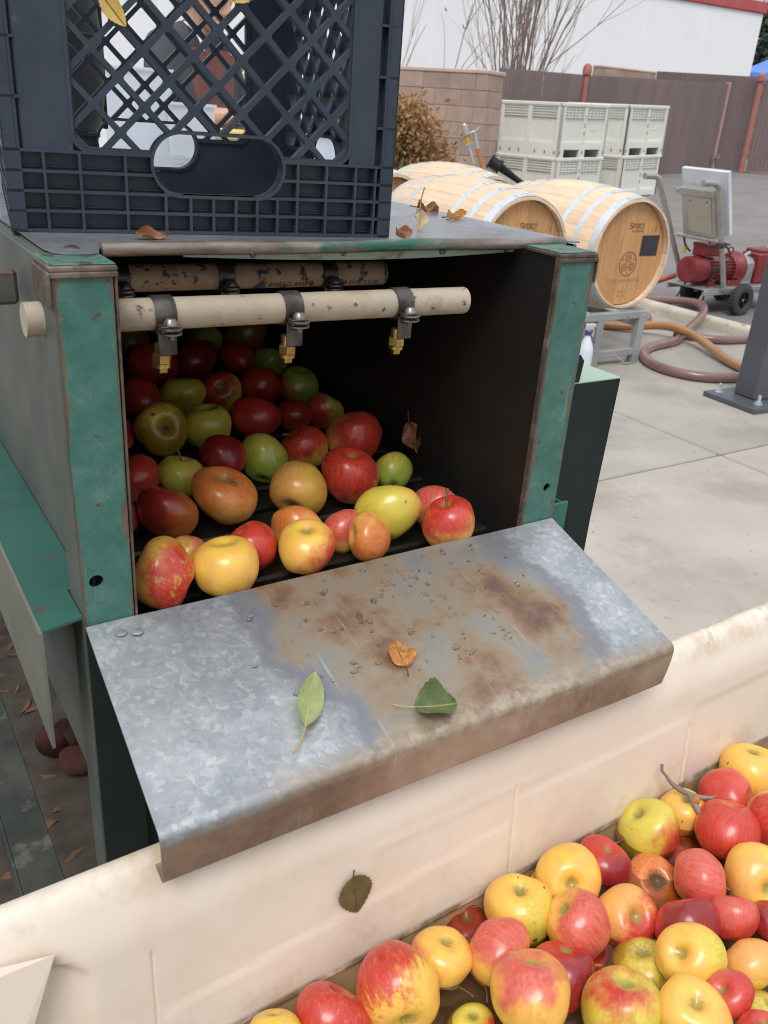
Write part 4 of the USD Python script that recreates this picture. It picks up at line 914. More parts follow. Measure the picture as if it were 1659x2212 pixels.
WASHER_APPLES = [
    (0.2162, 0.6726, 0.817, 0.0302, 'y', 'r', 0.6, (0.3, -0.93, 0.2), (-0.66, 0.57, 0.49), 0, 'russet', 'large yellow and red apple with tan russet patches at the front left of the washer'),
    (0.273, 0.6634, 0.8168, 0.0305, 'y', 'p', 0.12, (0.56, -0.82, -0.08), (-0.01, 0.21, 0.98), 1, '', 'plain yellow apple at the washer front beside the russet one'),
    (0.2534, 0.7145, 0.8085, 0.0194, 'y', 'pk', 0.35, (0.61, -0.34, 0.72), (0.43, 0.75, 0.49), 0, '', 'pale yellow apple peeping out between the two front left apples'),
    (0.3148, 0.6964, 0.8131, 0.025, 'dr', 'r', 0.8, (-0.35, -0.45, 0.83), (-0.5, 0.34, 0.8), 0, '', 'dark red apple half hidden behind the plain yellow front apple'),
    (0.3563, 0.6628, 0.82, 0.0281, 'y', 'r', 0.42, (0.57, -0.74, -0.36), (-0.05, -0.11, 0.99), 1, 'green', 'yellow-green apple with a red right flank touching the top edge of the ramp'),
    (0.372, 0.7105, 0.8103, 0.0269, 'p', 'o', 0.5, (-0.58, 0.15, 0.8), (0.38, 0.68, 0.62), 0, '', 'orange apple peeping over the yellow-green one with the red flank'),
    (0.4196, 0.7017, 0.8071, 0.0226, 'y', 'pk', 0.7, (-0.6, -0.25, 0.76), (0.52, -0.83, 0.2), 0, '', 'pinkish red apple turned sideways behind the small peach apple'),
    (0.4289, 0.66, 0.8165, 0.0245, 'p', 'o', 0.55, (-0.06, -1.0, 0.08), (-0.94, 0.07, 0.33), 1, '', 'small peach-orange apple with its stem hollow facing left near the ramp edge'),
    (0.4724, 0.6955, 0.82, 0.0337, 'gy', 'p', 0.12, (0.77, -0.49, 0.41), (0.45, 0.42, 0.79), 0, 'spots', 'large green-yellow apple near the right end of the front row'),
    (0.5387, 0.697, 0.8117, 0.0277, 'p', 'pk', 0.7, (0.03, -0.14, 0.99), (0.5, 0.67, 0.55), 0, '', 'pale red apple behind the rightmost apple of the washer'),
    (0.5206, 0.648, 0.8188, 0.0291, 'p', 'r', 0.66, (-0.49, 0.1, 0.87), (-0.22, 0.07, 0.97), 1, '', 'red and yellow apple with a short stem, rightmost of the washer'),
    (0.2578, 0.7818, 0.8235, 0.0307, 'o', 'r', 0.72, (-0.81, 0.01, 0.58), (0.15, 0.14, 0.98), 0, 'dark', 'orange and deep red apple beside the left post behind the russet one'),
    (0.3246, 0.7906, 0.8275, 0.0342, 'p', 'o', 0.72, (0.17, -0.11, 0.98), (-0.15, -0.16, 0.98), 1, 'blackspot', 'large orange-red apple with a black bruise beside its stem'),
    (0.4105, 0.7853, 0.8243, 0.0313, 'gold2', 'p', 0.5, (-0.94, 0.0, 0.35), (-0.62, -0.65, -0.43), 0, '', 'golden orange apple with its blossom end facing down front'),
    (0.4785, 0.7888, 0.8264, 0.0332, 'p', 'r', 0.85, (-0.33, -0.41, 0.85), (-0.03, -0.12, 0.99), 1, '', 'large bright red apple with a deep stem hollow in the middle of the washer'),
    (0.5452, 0.7968, 0.817, 0.0234, 'gg', 'gy', 0.2, (-0.24, -0.26, 0.94), (0.46, 0.78, 0.43), 0, '', 'small green apple on the right edge of the pile beside the bright red one'),
    (0.5368, 0.8804, 0.8346, 0.0364, 'p', 'r', 0.72, (0.13, -0.92, 0.37), (0.22, 0.47, 0.86), 0, 'striped', 'large brick red streaked apple above the bright red one'),
    (0.4724, 0.8876, 0.8268, 0.0281, 'y', 'r', 0.7, (-0.38, -0.16, 0.91), (-0.63, 0.2, 0.75), 1, '', 'red and yellow apple with its stem pointing left beside a green apple'),
    (0.4131, 0.8842, 0.8227, 0.0281, 'gg', 'gy', 0.3, (-0.14, -0.09, 0.99), (0.34, 0.63, 0.7), 0, '', 'bright green apple in the middle of the washer'),
    (0.363, 0.8909, 0.8294, 0.0267, 'r', 'dr', 0.6, (-0.41, -0.55, 0.73), (0.48, 0.81, 0.34), 0, '', 'red apple without visible stem left of the bright green apple'),
    (0.3041, 0.8684, 0.8239, 0.0263, 'gy', 'p', 0.15, (0.49, -0.57, 0.66), (0.16, 0.28, 0.95), 1, '', 'greenish yellow apple with an upright stem behind the orange-red one'),
    (0.2589, 0.8839, 0.8229, 0.0245, 'pk', 'r', 0.7, (-0.24, -0.26, 0.94), (-0.14, -0.86, -0.5), 0, '', 'pinkish red apple pressed against the left post with its hollow downward'),
    (0.2153, 0.804, 0.8145, 0.0205, 'r', 'pk', 0.5, (-0.35, -0.45, 0.83), (-0.47, 0.54, 0.7), 0, '', 'red apple mostly hidden by the left post, lower of two there'),
    (0.3215, 0.9902, 0.8364, 0.0322, 'gold', 'y', 0.2, (-0.29, -0.35, 0.89), (-0.01, -0.87, 0.49), 1, 'spots', 'shiny wet golden brown apple with a dark stem facing the viewer'),
    (0.3825, 0.9879, 0.8347, 0.0305, 'gy', 'y', 0.3, (-0.62, -0.09, 0.78), (-0.02, 0.0, 1.0), 1, '', 'pale green-yellow apple right of the shiny golden brown one'),
    (0.4486, 0.9874, 0.8364, 0.0323, 'dr', 'r', 0.55, (-0.47, -0.68, 0.56), (0.4, 0.71, 0.58), 0, '', 'dark red shiny apple right of the pale green-yellow one'),
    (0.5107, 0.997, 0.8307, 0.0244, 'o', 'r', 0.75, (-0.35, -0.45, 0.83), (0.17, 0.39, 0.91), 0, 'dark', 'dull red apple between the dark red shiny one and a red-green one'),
    (0.5584, 0.9976, 0.8299, 0.0268, 'gy', 'r', 0.55, (-0.96, -0.28, -0.07), (0.26, -0.08, 0.96), 0, '', 'red and green apple at the right end of its row, above the brick red one'),
    (0.5677, 1.0936, 0.8384, 0.0285, 'gg', 'r', 0.3, (-0.95, -0.12, -0.27), (0.03, -0.03, 1.0), 1, '', 'dull green apple with a stem hollow at the right end of the upper row'),
    (0.5108, 1.103, 0.8394, 0.0289, 'dr', 'r', 0.5, (-0.41, -0.55, 0.73), (0.4, 0.71, 0.58), 0, '', 'dark red apple left of the dull green one in the upper row'),
    (0.4504, 1.1056, 0.8389, 0.0283, 'y', 'r', 0.72, (-0.87, -0.05, 0.49), (-0.4, -0.76, 0.52), 0, 'blackspot', 'red apple with a yellow face and black speck in the upper row'),
    (0.3905, 1.0987, 0.8395, 0.0293, 'gy', 'gold', 0.4, (-0.44, -0.76, -0.47), (0.15, 0.14, 0.98), 0, '', 'olive yellow apple above the shiny golden brown one'),
    (0.3339, 1.1069, 0.8394, 0.0287, 'dr', 'r', 0.6, (-0.35, -0.45, 0.83), (0.34, 0.63, 0.7), 0, '', 'dark red glossy apple by the left post above the shiny golden brown one'),
    (0.2725, 1.0099, 0.8275, 0.0222, 'pk', 'r', 0.6, (-0.35, -0.45, 0.83), (-0.22, 0.59, 0.78), 0, '', 'red apple mostly hidden by the left post, upper of two there'),
    (0.3817, 1.2053, 0.8529, 0.0368, 'dr', 'r', 0.5, (-0.12, -0.81, 0.57), (0.29, 0.56, 0.78), 0, '', 'dark red apple hanging back behind the leftmost brass nozzle'),
    (0.4569, 1.2275, 0.8507, 0.0334, 'dr', 'dr', 0.5, (-0.41, -0.55, 0.73), (0.17, 0.39, 0.91), 0, '', 'very dark red apple between the two left brass nozzles'),
    (0.5274, 1.2247, 0.8456, 0.0281, 'dr', 'r', 0.5, (-0.41, -0.55, 0.73), (0.29, 0.56, 0.78), 0, '', 'dark red apple left of the middle brass nozzle'),
    (0.5764, 1.2126, 0.8425, 0.0263, 'gy', 'gg', 0.5, (-0.41, -0.55, 0.73), (0.04, 0.19, 0.98), 0, '', 'dim green apple behind the middle brass nozzle'),
    (0.506, 1.3151, 0.8524, 0.0303, 'gy', 'gg', 0.5, (-0.41, -0.55, 0.73), (0.17, 0.39, 0.91), 0, '', 'dim green apple just under the front spray pipe'),
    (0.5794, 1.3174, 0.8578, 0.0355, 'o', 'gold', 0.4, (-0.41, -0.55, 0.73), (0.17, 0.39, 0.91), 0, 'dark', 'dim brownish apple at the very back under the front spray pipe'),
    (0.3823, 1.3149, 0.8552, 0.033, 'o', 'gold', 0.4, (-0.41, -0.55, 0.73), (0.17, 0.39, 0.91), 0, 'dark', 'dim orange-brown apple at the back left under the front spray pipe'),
]
TOTE_APPLES = [
    (0.8086, 0.4047, 0.5475, 0.0326, 'y', 'o', 0.4, (0.07, -0.78, -0.63), (0.15, 0.16, 0.98), 1, 'spots', 'yellow apple with brown specks and an orange flank, farthest along the tote wall'),
    (0.7526, 0.3939, 0.5477, 0.0287, 'pk', 'r', 0.6, (-0.96, -0.16, 0.25), (0.36, -0.84, 0.41), 1, '', 'pinkish red apple with its hollow facing right, below the specked yellow one'),
    (0.6917, 0.404, 0.5427, 0.0253, 'y', 'p', 0.3, (0.23, -0.95, -0.2), (-0.03, -0.12, 0.99), 1, 'spots', 'small yellow apple with a twig lying over it'),
    (0.6376, 0.4011, 0.5424, 0.0324, 'gy', 'r', 0.6, (0.46, -0.81, -0.36), (-0.39, 0.42, 0.82), 0, 'spots', 'lopsided yellow-green apple with a red lower right and brown spots'),
    (0.7005, 0.3542, 0.5573, 0.0312, 'o', 'r', 0.85, (-0.38, -0.5, 0.78), (0.48, 0.42, 0.77), 0, '', 'bright coral red apple below the twig'),
    (0.7557, 0.3401, 0.5567, 0.03, 'p', 'r', 0.7, (-0.83, -0.44, 0.34), (0.54, -0.5, 0.68), 0, '', 'orange red apple cut by the right picture edge under the pinkish red one'),
    (0.6766, 0.3, 0.5554, 0.0326, 'y', 'p', 0.25, (-0.89, 0.24, 0.38), (-0.48, -0.82, 0.33), 0, '', 'large yellow-orange apple with its dark blossom end facing the viewer at the right edge'),
    (0.6201, 0.3252, 0.5573, 0.0282, 'p', 'pk', 0.9, (-0.38, -0.5, 0.78), (0.61, -0.79, 0.05), 1, '', 'dusky pink apple with a small stem on its right'),
    (0.6033, 0.3609, 0.5233, 0.0285, 'p', 'o', 0.7, (-0.25, -0.64, 0.73), (-0.31, -0.38, 0.87), 1, 'russettop', 'orange and red streaked apple with a brown russet top'),
    (0.5608, 0.3937, 0.5438, 0.0266, 'r', 'dr', 0.45, (-0.06, -1.0, 0.08), (0.25, 0.02, 0.97), 0, '', 'crimson apple floating behind the two-tone one near the wall'),
    (0.6705, 0.3781, 0.5077, 0.0249, 'dr', 'r', 0.6, (-0.35, -0.45, 0.83), (0.25, 0.02, 0.97), 0, '', 'dark red apple sunk between the lopsided one and the dusky pink one'),
    (0.5088, 0.3912, 0.5557, 0.0304, 'y', 'p', 0.35, (0.18, -0.8, -0.58), (-0.52, -0.67, 0.52), 0, '', 'yellow-orange apple with its dark blossom end facing the viewer near the wall'),
    (0.4455, 0.3879, 0.5481, 0.0308, 'y', 'gy', 0.4, (0.0, -0.92, 0.39), (-0.02, 0.1, 0.99), 0, 'spots', 'yellow-green apple with dark specks next to the wall'),
    (0.4766, 0.3433, 0.5601, 0.0291, 'y', 'pk', 0.72, (0.06, -0.74, 0.67), (-0.52, 0.43, 0.74), 0, '', 'smooth two-tone pink apple with a yellow upper left shoulder'),
    (0.5341, 0.3378, 0.5429, 0.028, 'p', 'r', 0.72, (0.24, -0.89, -0.38), (-0.16, -0.63, 0.76), 1, '', 'red and orange apple with its stem hollow facing the viewer'),
    (0.61, 0.2793, 0.5584, 0.023, 'r', 'pk', 0.4, (-0.62, -0.09, 0.78), (0.39, 0.49, 0.78), 0, '', 'small glossy red apple floating near the right edge'),
    (0.5651, 0.2943, 0.5537, 0.0288, 'r', 'dr', 0.5, (-0.29, -0.35, 0.89), (0.29, 0.56, 0.78), 0, '', 'deep red apple low in the water behind the pale yellow one'),
    (0.3962, 0.3608, 0.558, 0.0281, 'y', 'pk', 0.66, (0.01, 0.36, 0.93), (0.43, -0.9, -0.1), 1, '', 'apple with a rosy top, yellow lower half and a stem on the right'),
    (0.3508, 0.383, 0.5498, 0.0259, 'y', 'pk', 0.35, (-0.97, 0.25, -0.07), (0.32, 0.02, 0.95), 0, '', 'tall peach-yellow apple between the large streaked one and the rosy-topped one'),
    (0.2979, 0.3721, 0.5634, 0.034, 'y', 'r', 0.58, (-0.33, 0.5, 0.8), (-0.27, -0.95, -0.13), 0, 'striped', 'large yellow apple streaked with red, its blossom end facing down front'),
    (0.3841, 0.3066, 0.574, 0.0328, 'y', 'pk', 0.5, (-0.18, 0.31, 0.93), (0.33, 0.41, 0.85), 0, '', 'large peach-yellow apple with a pink cap low in the picture'),
    (0.4324, 0.3178, 0.5487, 0.027, 'r', 'dr', 0.4, (0.06, -0.74, 0.67), (0.43, 0.34, 0.84), 0, '', 'crimson apple behind the large one with the pink cap'),
    (0.5098, 0.2918, 0.5304, 0.0295, 'gold', 'gy', 0.35, (-0.3, -0.37, 0.88), (0.04, 0.19, 0.98), 0, '', 'brownish olive apple mostly under water in the middle of the tote'),
    (0.529, 0.2646, 0.575, 0.027, 'y', 'gy', 0.3, (0.41, -0.67, 0.62), (-0.78, 0.07, 0.62), 0, '', 'pale yellow ribbed apple with its hollow at the upper left'),
    (0.5863, 0.2411, 0.5549, 0.0255, 'p', 'y', 0.4, (-0.44, -0.76, -0.47), (0.35, -0.91, -0.24), 0, '', 'peach-coloured apple at the right edge below the small glossy red one'),
    (0.4465, 0.2641, 0.565, 0.0323, 'gy', 'r', 0.32, (-0.31, 0.34, 0.89), (0.15, 0.16, 0.98), 0, 'streak', 'large greenish yellow apple with a rusty scar and red flecks on top'),
    (0.4827, 0.2242, 0.5795, 0.0275, 'y', 'p', 0.35, (0.33, -0.93, -0.17), (-0.21, -0.01, 0.98), 0, '', 'large yellow apple with an orange flank at the bottom picture edge'),
    (0.5258, 0.2226, 0.5794, 0.0189, 'pk', 'r', 0.6, (0.28, -0.73, 0.63), (-0.71, 0.24, 0.66), 0, '', 'pinkish red apple between the peach one and the bottom yellow one'),
    (0.5642, 0.2095, 0.5419, 0.0182, 'gold', 'gy', 0.5, (-0.35, -0.45, 0.83), (0.35, -0.05, 0.94), 0, '', 'small olive apple in the bottom right corner of the picture'),
    (0.2391, 0.3768, 0.5502, 0.031, 'y', 'r', 0.78, (-0.05, -0.25, 0.97), (0.56, 0.34, 0.75), 0, '', 'red apple with an orange side at the bottom edge, left of the streaked one'),
    (0.1934, 0.3846, 0.5617, 0.0204, 'gold2', 'y', 0.4, (-0.11, -0.05, 0.99), (0.17, 0.39, 0.91), 0, '', 'orange-yellow apple just showing at the bottom edge, leftmost in the tote'),
    (0.3467, 0.3268, 0.53, 0.0205, 'gy', 'r', 0.3, (0.59, -0.73, 0.34), (-0.02, 0.1, 0.99), 0, '', 'yellow-green apple awash at the bottom edge beside the large pink-capped one'),
    (0.5015, 0.3329, 0.5048, 0.0232, 'pk', 'r', 0.4, (-0.24, -0.26, 0.94), (-0.02, 0.1, 0.99), 0, '', 'small pinkish apple sunk between the crimson and the brownish olive one'),
    (0.6499, 0.2619, 0.5447, 0.0187, 'r', 'dr', 0.4, (-0.24, -0.26, 0.94), (-0.02, 0.1, 0.99), 0, '', 'red apple just showing at the right edge beside the small glossy red one'),
    (0.4066, 0.4129, 0.518, 0.0234, 'dr', 'r', 0.4, (-0.24, -0.26, 0.94), (-0.02, 0.1, 0.99), 0, '', 'dark red apple low in the water behind the rosy-topped one by the wall'),
    (0.6323, 0.4147, 0.4926, 0.0235, 'gold', 'gy', 0.4, (-0.24, -0.26, 0.94), (-0.02, 0.1, 0.99), 0, '', 'olive apple awash between the crimson and the lopsided yellow-green one'),
    (0.5204, 0.1878, 0.5751, 0.0195, 'pk', 'r', 0.5, (-0.24, -0.26, 0.94), (-0.02, 0.1, 0.99), 0, '', 'pink apple just entering the bottom right corner below the olive one'),
]


# ================================================================== APPLES
PAL = {'y': (0.80, 0.51, 0.075), 'gy': (0.68, 0.54, 0.08), 'gg': (0.31, 0.40, 0.055), 'p': (0.80, 0.39, 0.105), 'gold': (0.42, 0.24, 0.025), 'gold2': (0.68, 0.39, 0.07),
       'o': (0.64, 0.19, 0.045), 'r': (0.55, 0.047, 0.030), 'dr': (0.26, 0.017, 0.020), 'pk': (0.64, 0.115, 0.085)}


def apple_mat(i, r, base, blush, amt, bd, flags, seed):
    b0 = np.array(PAL[base]); c0 = np.array(PAL[blush])
    dark = .12 if 'dusty' in flags else .62 if 'dark' in flags else 1.0  # lowest value puts the ground shade into the fallen apples
    g = (0.82, 0.37, 0.11) if base == 'y' else (0.50, 0.46, 0.065) if base == 'gy' else (0.40, 0.42, 0.06) if base == 'gg' else tuple(b0 * .8)
    n = {'tc': ('texture_coordinate', {}), 'sc': ('vector_math', {'math_type': 'scale', 'scale': 1.0 / r}), 'of': ('vector_math', {'math_type': 'add', 'vector2': (seed * 3.7 % 50, seed * 1.3 % 50, seed * 7.1 % 50)}),
         'dt': ('vector_math', {'math_type': 'dot_product', 'vector2': tuple(np.array(bd) / np.linalg.norm(bd))}),
         'n1': ('noise_texture', {'scale': 1.5, 'detail': 3.0, 'roughness': 0.55}), 'w1': ('math', {'math_type': 'multiply_add', 'value2': 1.5, 'value3': -0.75}),
         'mp': ('mapping', {'scale': (7.0, 7.0, 0.9)}), 'n2': ('noise_texture', {'scale': 1.5, 'detail': 5.0, 'roughness': 0.65}),
         'w2': ('math', {'math_type': 'multiply_add', 'value2': 1.9 if 'striped' in flags else 0.75, 'value3': -0.95 if 'striped' in flags else -0.375}),
         'a1': ('math', {'math_type': 'add'}), 'a2': ('math', {'math_type': 'add'}),
         'bl': ('map_range', {'range_type': 'smoothstep', 'from_min': 1.22 - amt * 1.55 - .40, 'from_max': 1.22 - amt * 1.55 + .42}),
         'n3': ('noise_texture', {'scale': 2.3, 'detail': 3.0}), 'bc': ('rgb_ramp', {'ramp': [(0.34, tuple(b0)), (0.62, tuple(b0 * .45 + np.array(g) * .55))]}),
         'cc': ('rgb_ramp', {'ramp': [(0.30, tuple(c0 * .70)), (0.55, tuple(c0)), (0.78, tuple(c0 * .55 + b0 * .36))]}), 'm': ('mix_color', {}),
         # lenticels
         'vo': ('voronoi_texture', {'scale': 9.0, 'randomness': 1.0}), 'vr': ('rgb_ramp', {'ramp': [(0.0, (1, 1, 1)), (0.055, (.9, .9, .9)), (0.10, (0, 0, 0))]}), 'lf': ('math', {'math_type': 'multiply', 'value2': 0.34}), 'ml': ('mix_color', {'b': tuple(b0 * .75 + .16)}),
         # stem hollow: greenish russet by closeness to the axis on the upper half
         's': ('separate_xyz', {}), 'cx': ('combine_xyz', {}), 'ln': ('vector_math', {'math_type': 'length'}), 'nh': ('math', {'math_type': 'multiply_add', 'value2': .35, 'value3': -.175}), 'lh': ('math', {'math_type': 'add'}),
         'hr': ('map_range', {'range_type': 'smoothstep', 'from_min': 0.42 if 'russettop' in flags else 0.30, 'from_max': .08}), 'zz': ('map_range', {'from_min': .0, 'from_max': .3}), 'hm': ('math', {'math_type': 'multiply'}), 'hk': ('math', {'math_type': 'multiply', 'value2': .85 if 'russettop' in flags else .38}),
         'mh': ('mix_color', {'b': (0.20, 0.13, 0.055) if 'russettop' in flags else (0.24, 0.22, 0.05)}),
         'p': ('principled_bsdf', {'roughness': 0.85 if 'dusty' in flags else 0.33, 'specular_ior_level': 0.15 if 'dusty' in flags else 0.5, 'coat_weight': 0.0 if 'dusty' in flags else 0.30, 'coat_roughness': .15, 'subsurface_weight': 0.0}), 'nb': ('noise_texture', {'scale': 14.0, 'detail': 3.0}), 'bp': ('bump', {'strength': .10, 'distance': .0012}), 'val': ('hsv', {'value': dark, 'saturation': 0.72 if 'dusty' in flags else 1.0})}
    l = [('tc.object', 'sc.vector1'), ('sc.vector', 'of.vector1'), ('sc.vector', 'dt.vector1'), ('of.vector', 'n1.vector'), ('n1.fac', 'w1.value1'), ('of.vector', 'mp.vector'), ('mp.vector', 'n2.vector'), ('n2.fac', 'w2.value1'),
         ('dt.value', 'a1.value1'), ('w1.value', 'a1.value2'), ('a1.value', 'a2.value1'), ('w2.value', 'a2.value2'), ('a2.value', 'bl.value'), ('of.vector', 'n3.vector'), ('n3.fac', 'bc.fac'), ('n2.fac', 'cc.fac'),
         ('bl.result', 'm.fac'), ('bc.color', 'm.a'), ('cc.color', 'm.b'), ('of.vector', 'vo.vector'), ('vo.distance', 'vr.fac'), ('vr.color', 'lf.value1'), ('lf.value', 'ml.fac'), ('m.result', 'ml.a'),
         ('sc.vector', 's.vector'), ('s.x', 'cx.x'), ('s.y', 'cx.y'), ('cx.vector', 'ln.vector1'), ('n2.fac', 'nh.value1'), ('ln.value', 'lh.value1'), ('nh.value', 'lh.value2'), ('lh.value', 'hr.value'), ('s.z', 'zz.value'), ('hr.result', 'hm.value1'), ('zz.result', 'hm.value2'), ('hm.value', 'hk.value1'), ('hk.value', 'mh.fac'), ('ml.result', 'mh.a')]
    out = 'mh.result'
    if 'russet' in flags and 'top' not in flags:
        n['nr'] = ('noise_texture', {'scale': 4.2, 'detail': 6.0, 'roughness': 0.7}); n['rr'] = ('rgb_ramp', {'ramp': [(0.56, (0, 0, 0)), (0.60, (1, 1, 1))]}); n['mr'] = ('mix_color', {'b': (0.52, 0.25, 0.06)})
        l += [('of.vector', 'nr.vector'), ('nr.fac', 'rr.fac'), ('rr.color', 'mr.fac'), (out, 'mr.a')]; out = 'mr.result'
    if 'spots' in flags:
        n['nw'] = ('noise_texture', {'scale': 6.0, 'detail': 3.0}); n['wa'] = ('vector_math', {'math_type': 'multiply_add', 'vector2': (.12, .12, .12)}); n['v2'] = ('voronoi_texture', {'scale': 1.9, 'randomness': 1.0}); n['n7'] = ('noise_texture', {'scale': 1.1, 'detail': 1.0}); n['a7'] = ('math', {'math_type': 'multiply_add', 'value2': -.55, 'value3': .30}); n['s7'] = ('math', {'math_type': 'add'}); n['v2r'] = ('rgb_ramp', {'ramp': [(0.0, (1, 1, 1)), (0.085, (.8, .8, .8)), (0.13, (0, 0, 0))]}); n['mv'] = ('mix_color', {'b': (0.17, 0.08, 0.03)})
        l += [('of.vector', 'nw.vector'), ('nw.color', 'wa.vector1'), ('of.vector', 'wa.vector3'), ('wa.vector', 'v2.vector'), ('of.vector', 'n7.vector'), ('n7.fac', 'a7.value1'), ('v2.distance', 's7.value1'), ('a7.value', 's7.value2'), ('s7.value', 'v2r.fac'), ('v2r.color', 'mv.fac'), (out, 'mv.a')]; out = 'mv.result'
    if 'streak' in flags:
        n['nk'] = ('noise_texture', {'scale': 3.4, 'detail': 6.0, 'roughness': .75}); n['rk'] = ('rgb_ramp', {'ramp': [(0.60, (0, 0, 0)), (0.66, (1, 1, 1))]}); n['mk'] = ('mix_color', {'b': (0.45, 0.10, 0.04)})
        l += [('mp.vector', 'nk.vector'), ('nk.fac', 'rk.fac'), ('rk.color', 'mk.fac'), (out, 'mk.a')]; out = 'mk.result'
    l += [(out, 'val.color'), ('val.color', 'p.base_color'), ('of.vector', 'nb.vector'), ('nb.fac', 'bp.height'), ('bp.normal', 'p.normal')]
    return node_mat(f'apple_skin_{i:03d}', n, l)


def apple_mesh(r, rg):
    nt, na = 34, 44
    th = np.linspace(0, np.pi, nt); ph = np.arange(na) * 2 * np.pi / na
    T_, F_ = np.meshgrid(th, ph, indexing='ij')
    k = rg.uniform(.04, .20); hgt = rg.uniform(.84, 1.02)
    rho = np.sin(T_) * (1 + k * np.cos(T_)) * (1 + .02 * np.cos(2 * T_))
    z = hgt * np.cos(T_)
    z -= np.where(T_ < np.pi / 2, rg.uniform(.26, .36) * np.exp(-(rho / .30) ** 2), 0)
    lob = 1 + .035 * np.cos(5 * F_ + rg.uniform(0, 6)) * sstep(.0, 1.0, -np.cos(T_)) + .02 * np.cos(3 * F_ + rg.uniform(0, 6)) + .028 * np.cos(2 * F_ + rg.uniform(0, 6))
    z += np.where(T_ > np.pi / 2, rg.uniform(.16, .24) * np.exp(-(rho / .27) ** 2), 0)
    x, y = rho * lob * np.cos(F_), rho * lob * np.sin(F_)
    tilt = rg.normal(0, .10, 2)
    z = z + (tilt[0] * x + tilt[1] * y)
    v = np.stack([x, y, z], -1).reshape(-1, 3)
    v = v * (1 + .13 * (meshkit.fbm(v * 1.3 + rg.uniform(0, 40), 2, 1) - .5)[:, None])
    v *= r / np.mean(np.sort(np.linalg.norm(v[:, :2], axis=1))[-200:]) * 1.03
    i, j = np.meshgrid(np.arange(nt - 1), np.arange(na), indexing='ij')
    q = np.stack([i * na + j, (i + 1) * na + j, (i + 1) * na + (j + 1) % na, i * na + (j + 1) % na], -1).reshape(-1, 4)
    tm = trimesh.Trimesh(v, np.vstack([q[:, [0, 1, 2]], q[:, [0, 2, 3]]]), process=True)
    top = v[:na, 2].mean(); bot = v[-na:, 2].mean()
    return (np.array(tm.vertices), np.array(tm.faces)), top, bot


def put_apples(rows, group, k0):
    for i, (x, y, z, r, base, blush, amt, bd, ax, stem, flags, label) in enumerate(rows):
        rg = np.random.default_rng(1000 + k0 + i)
        F = frame_from(ax) @ rotz(rg.uniform(0, 6.28))
        m, top, bot = apple_mesh(r, rg)
        t = thing('apple', label, 'apple', (x, y, z), F, group)
        obj('skin', m, apple_mat(k0 + i, r, base, blush, amt, np.array(bd) @ F, flags, k0 + i + 1), t, smooth=True, local=True)
        if stem and any(q in label for q in ('upright stem', 'short stem', 'its stem pointing', 'dark stem', 'small stem', 'a stem on')):
            l = r * rg.uniform(.40, .6); b = rg.normal(0, .25, 2) * r
            obj('stem', tube([(0, 0, top - .002), (b[0] * .3, b[1] * .3, top + l * .5), (b[0], b[1], top + l)], [.0012, .0010, .0019], 7, smooth_n=7), M['stem'], t, smooth=True, local=True)
        # withered blossom end
        s = []
        for a in range(5):
            an = a * 1.2566 + rg.uniform(-.3, .3); c, sn = math.cos(an), math.sin(an)
            s.append(tube([(0, 0, bot + .001), (c * r * .07, sn * r * .07, bot - r * .035), (c * r * .12, sn * r * .12, bot - r * .02)], [.0013, .0011, .0005], 5))
        obj('blossom_end', cat(*s), M['stem'], t, smooth=True, local=True)
        if 'blackspot' in flags:
            d = np.array([.62, -.1, .55]) @ np.eye(3)
            w = fw * -1 * .80 + rt * .42 + up * .38; w /= np.linalg.norm(w)
            wl_ = w @ F
            pts = []
            obj('bruise', xf(trimesh.creation.icosphere(2, 1.0), np.diag([r * .11, r * .08, r * .05]), (0, 0, 0)) if False else xf(lathe([(0, .0009), (r * .06, .0008), (r * .10, .0003), (r * .115, -.0012)], 14, frame_from(wl_)), None, wl_ * (r * .94)), M['stem'], t, local=True)


put_apples(WASHER_APPLES, 'apples inside the washer', 0)
put_apples(TOTE_APPLES, 'apples floating in the tote', 100)

# ================================================================== LEAVES, each its own thing


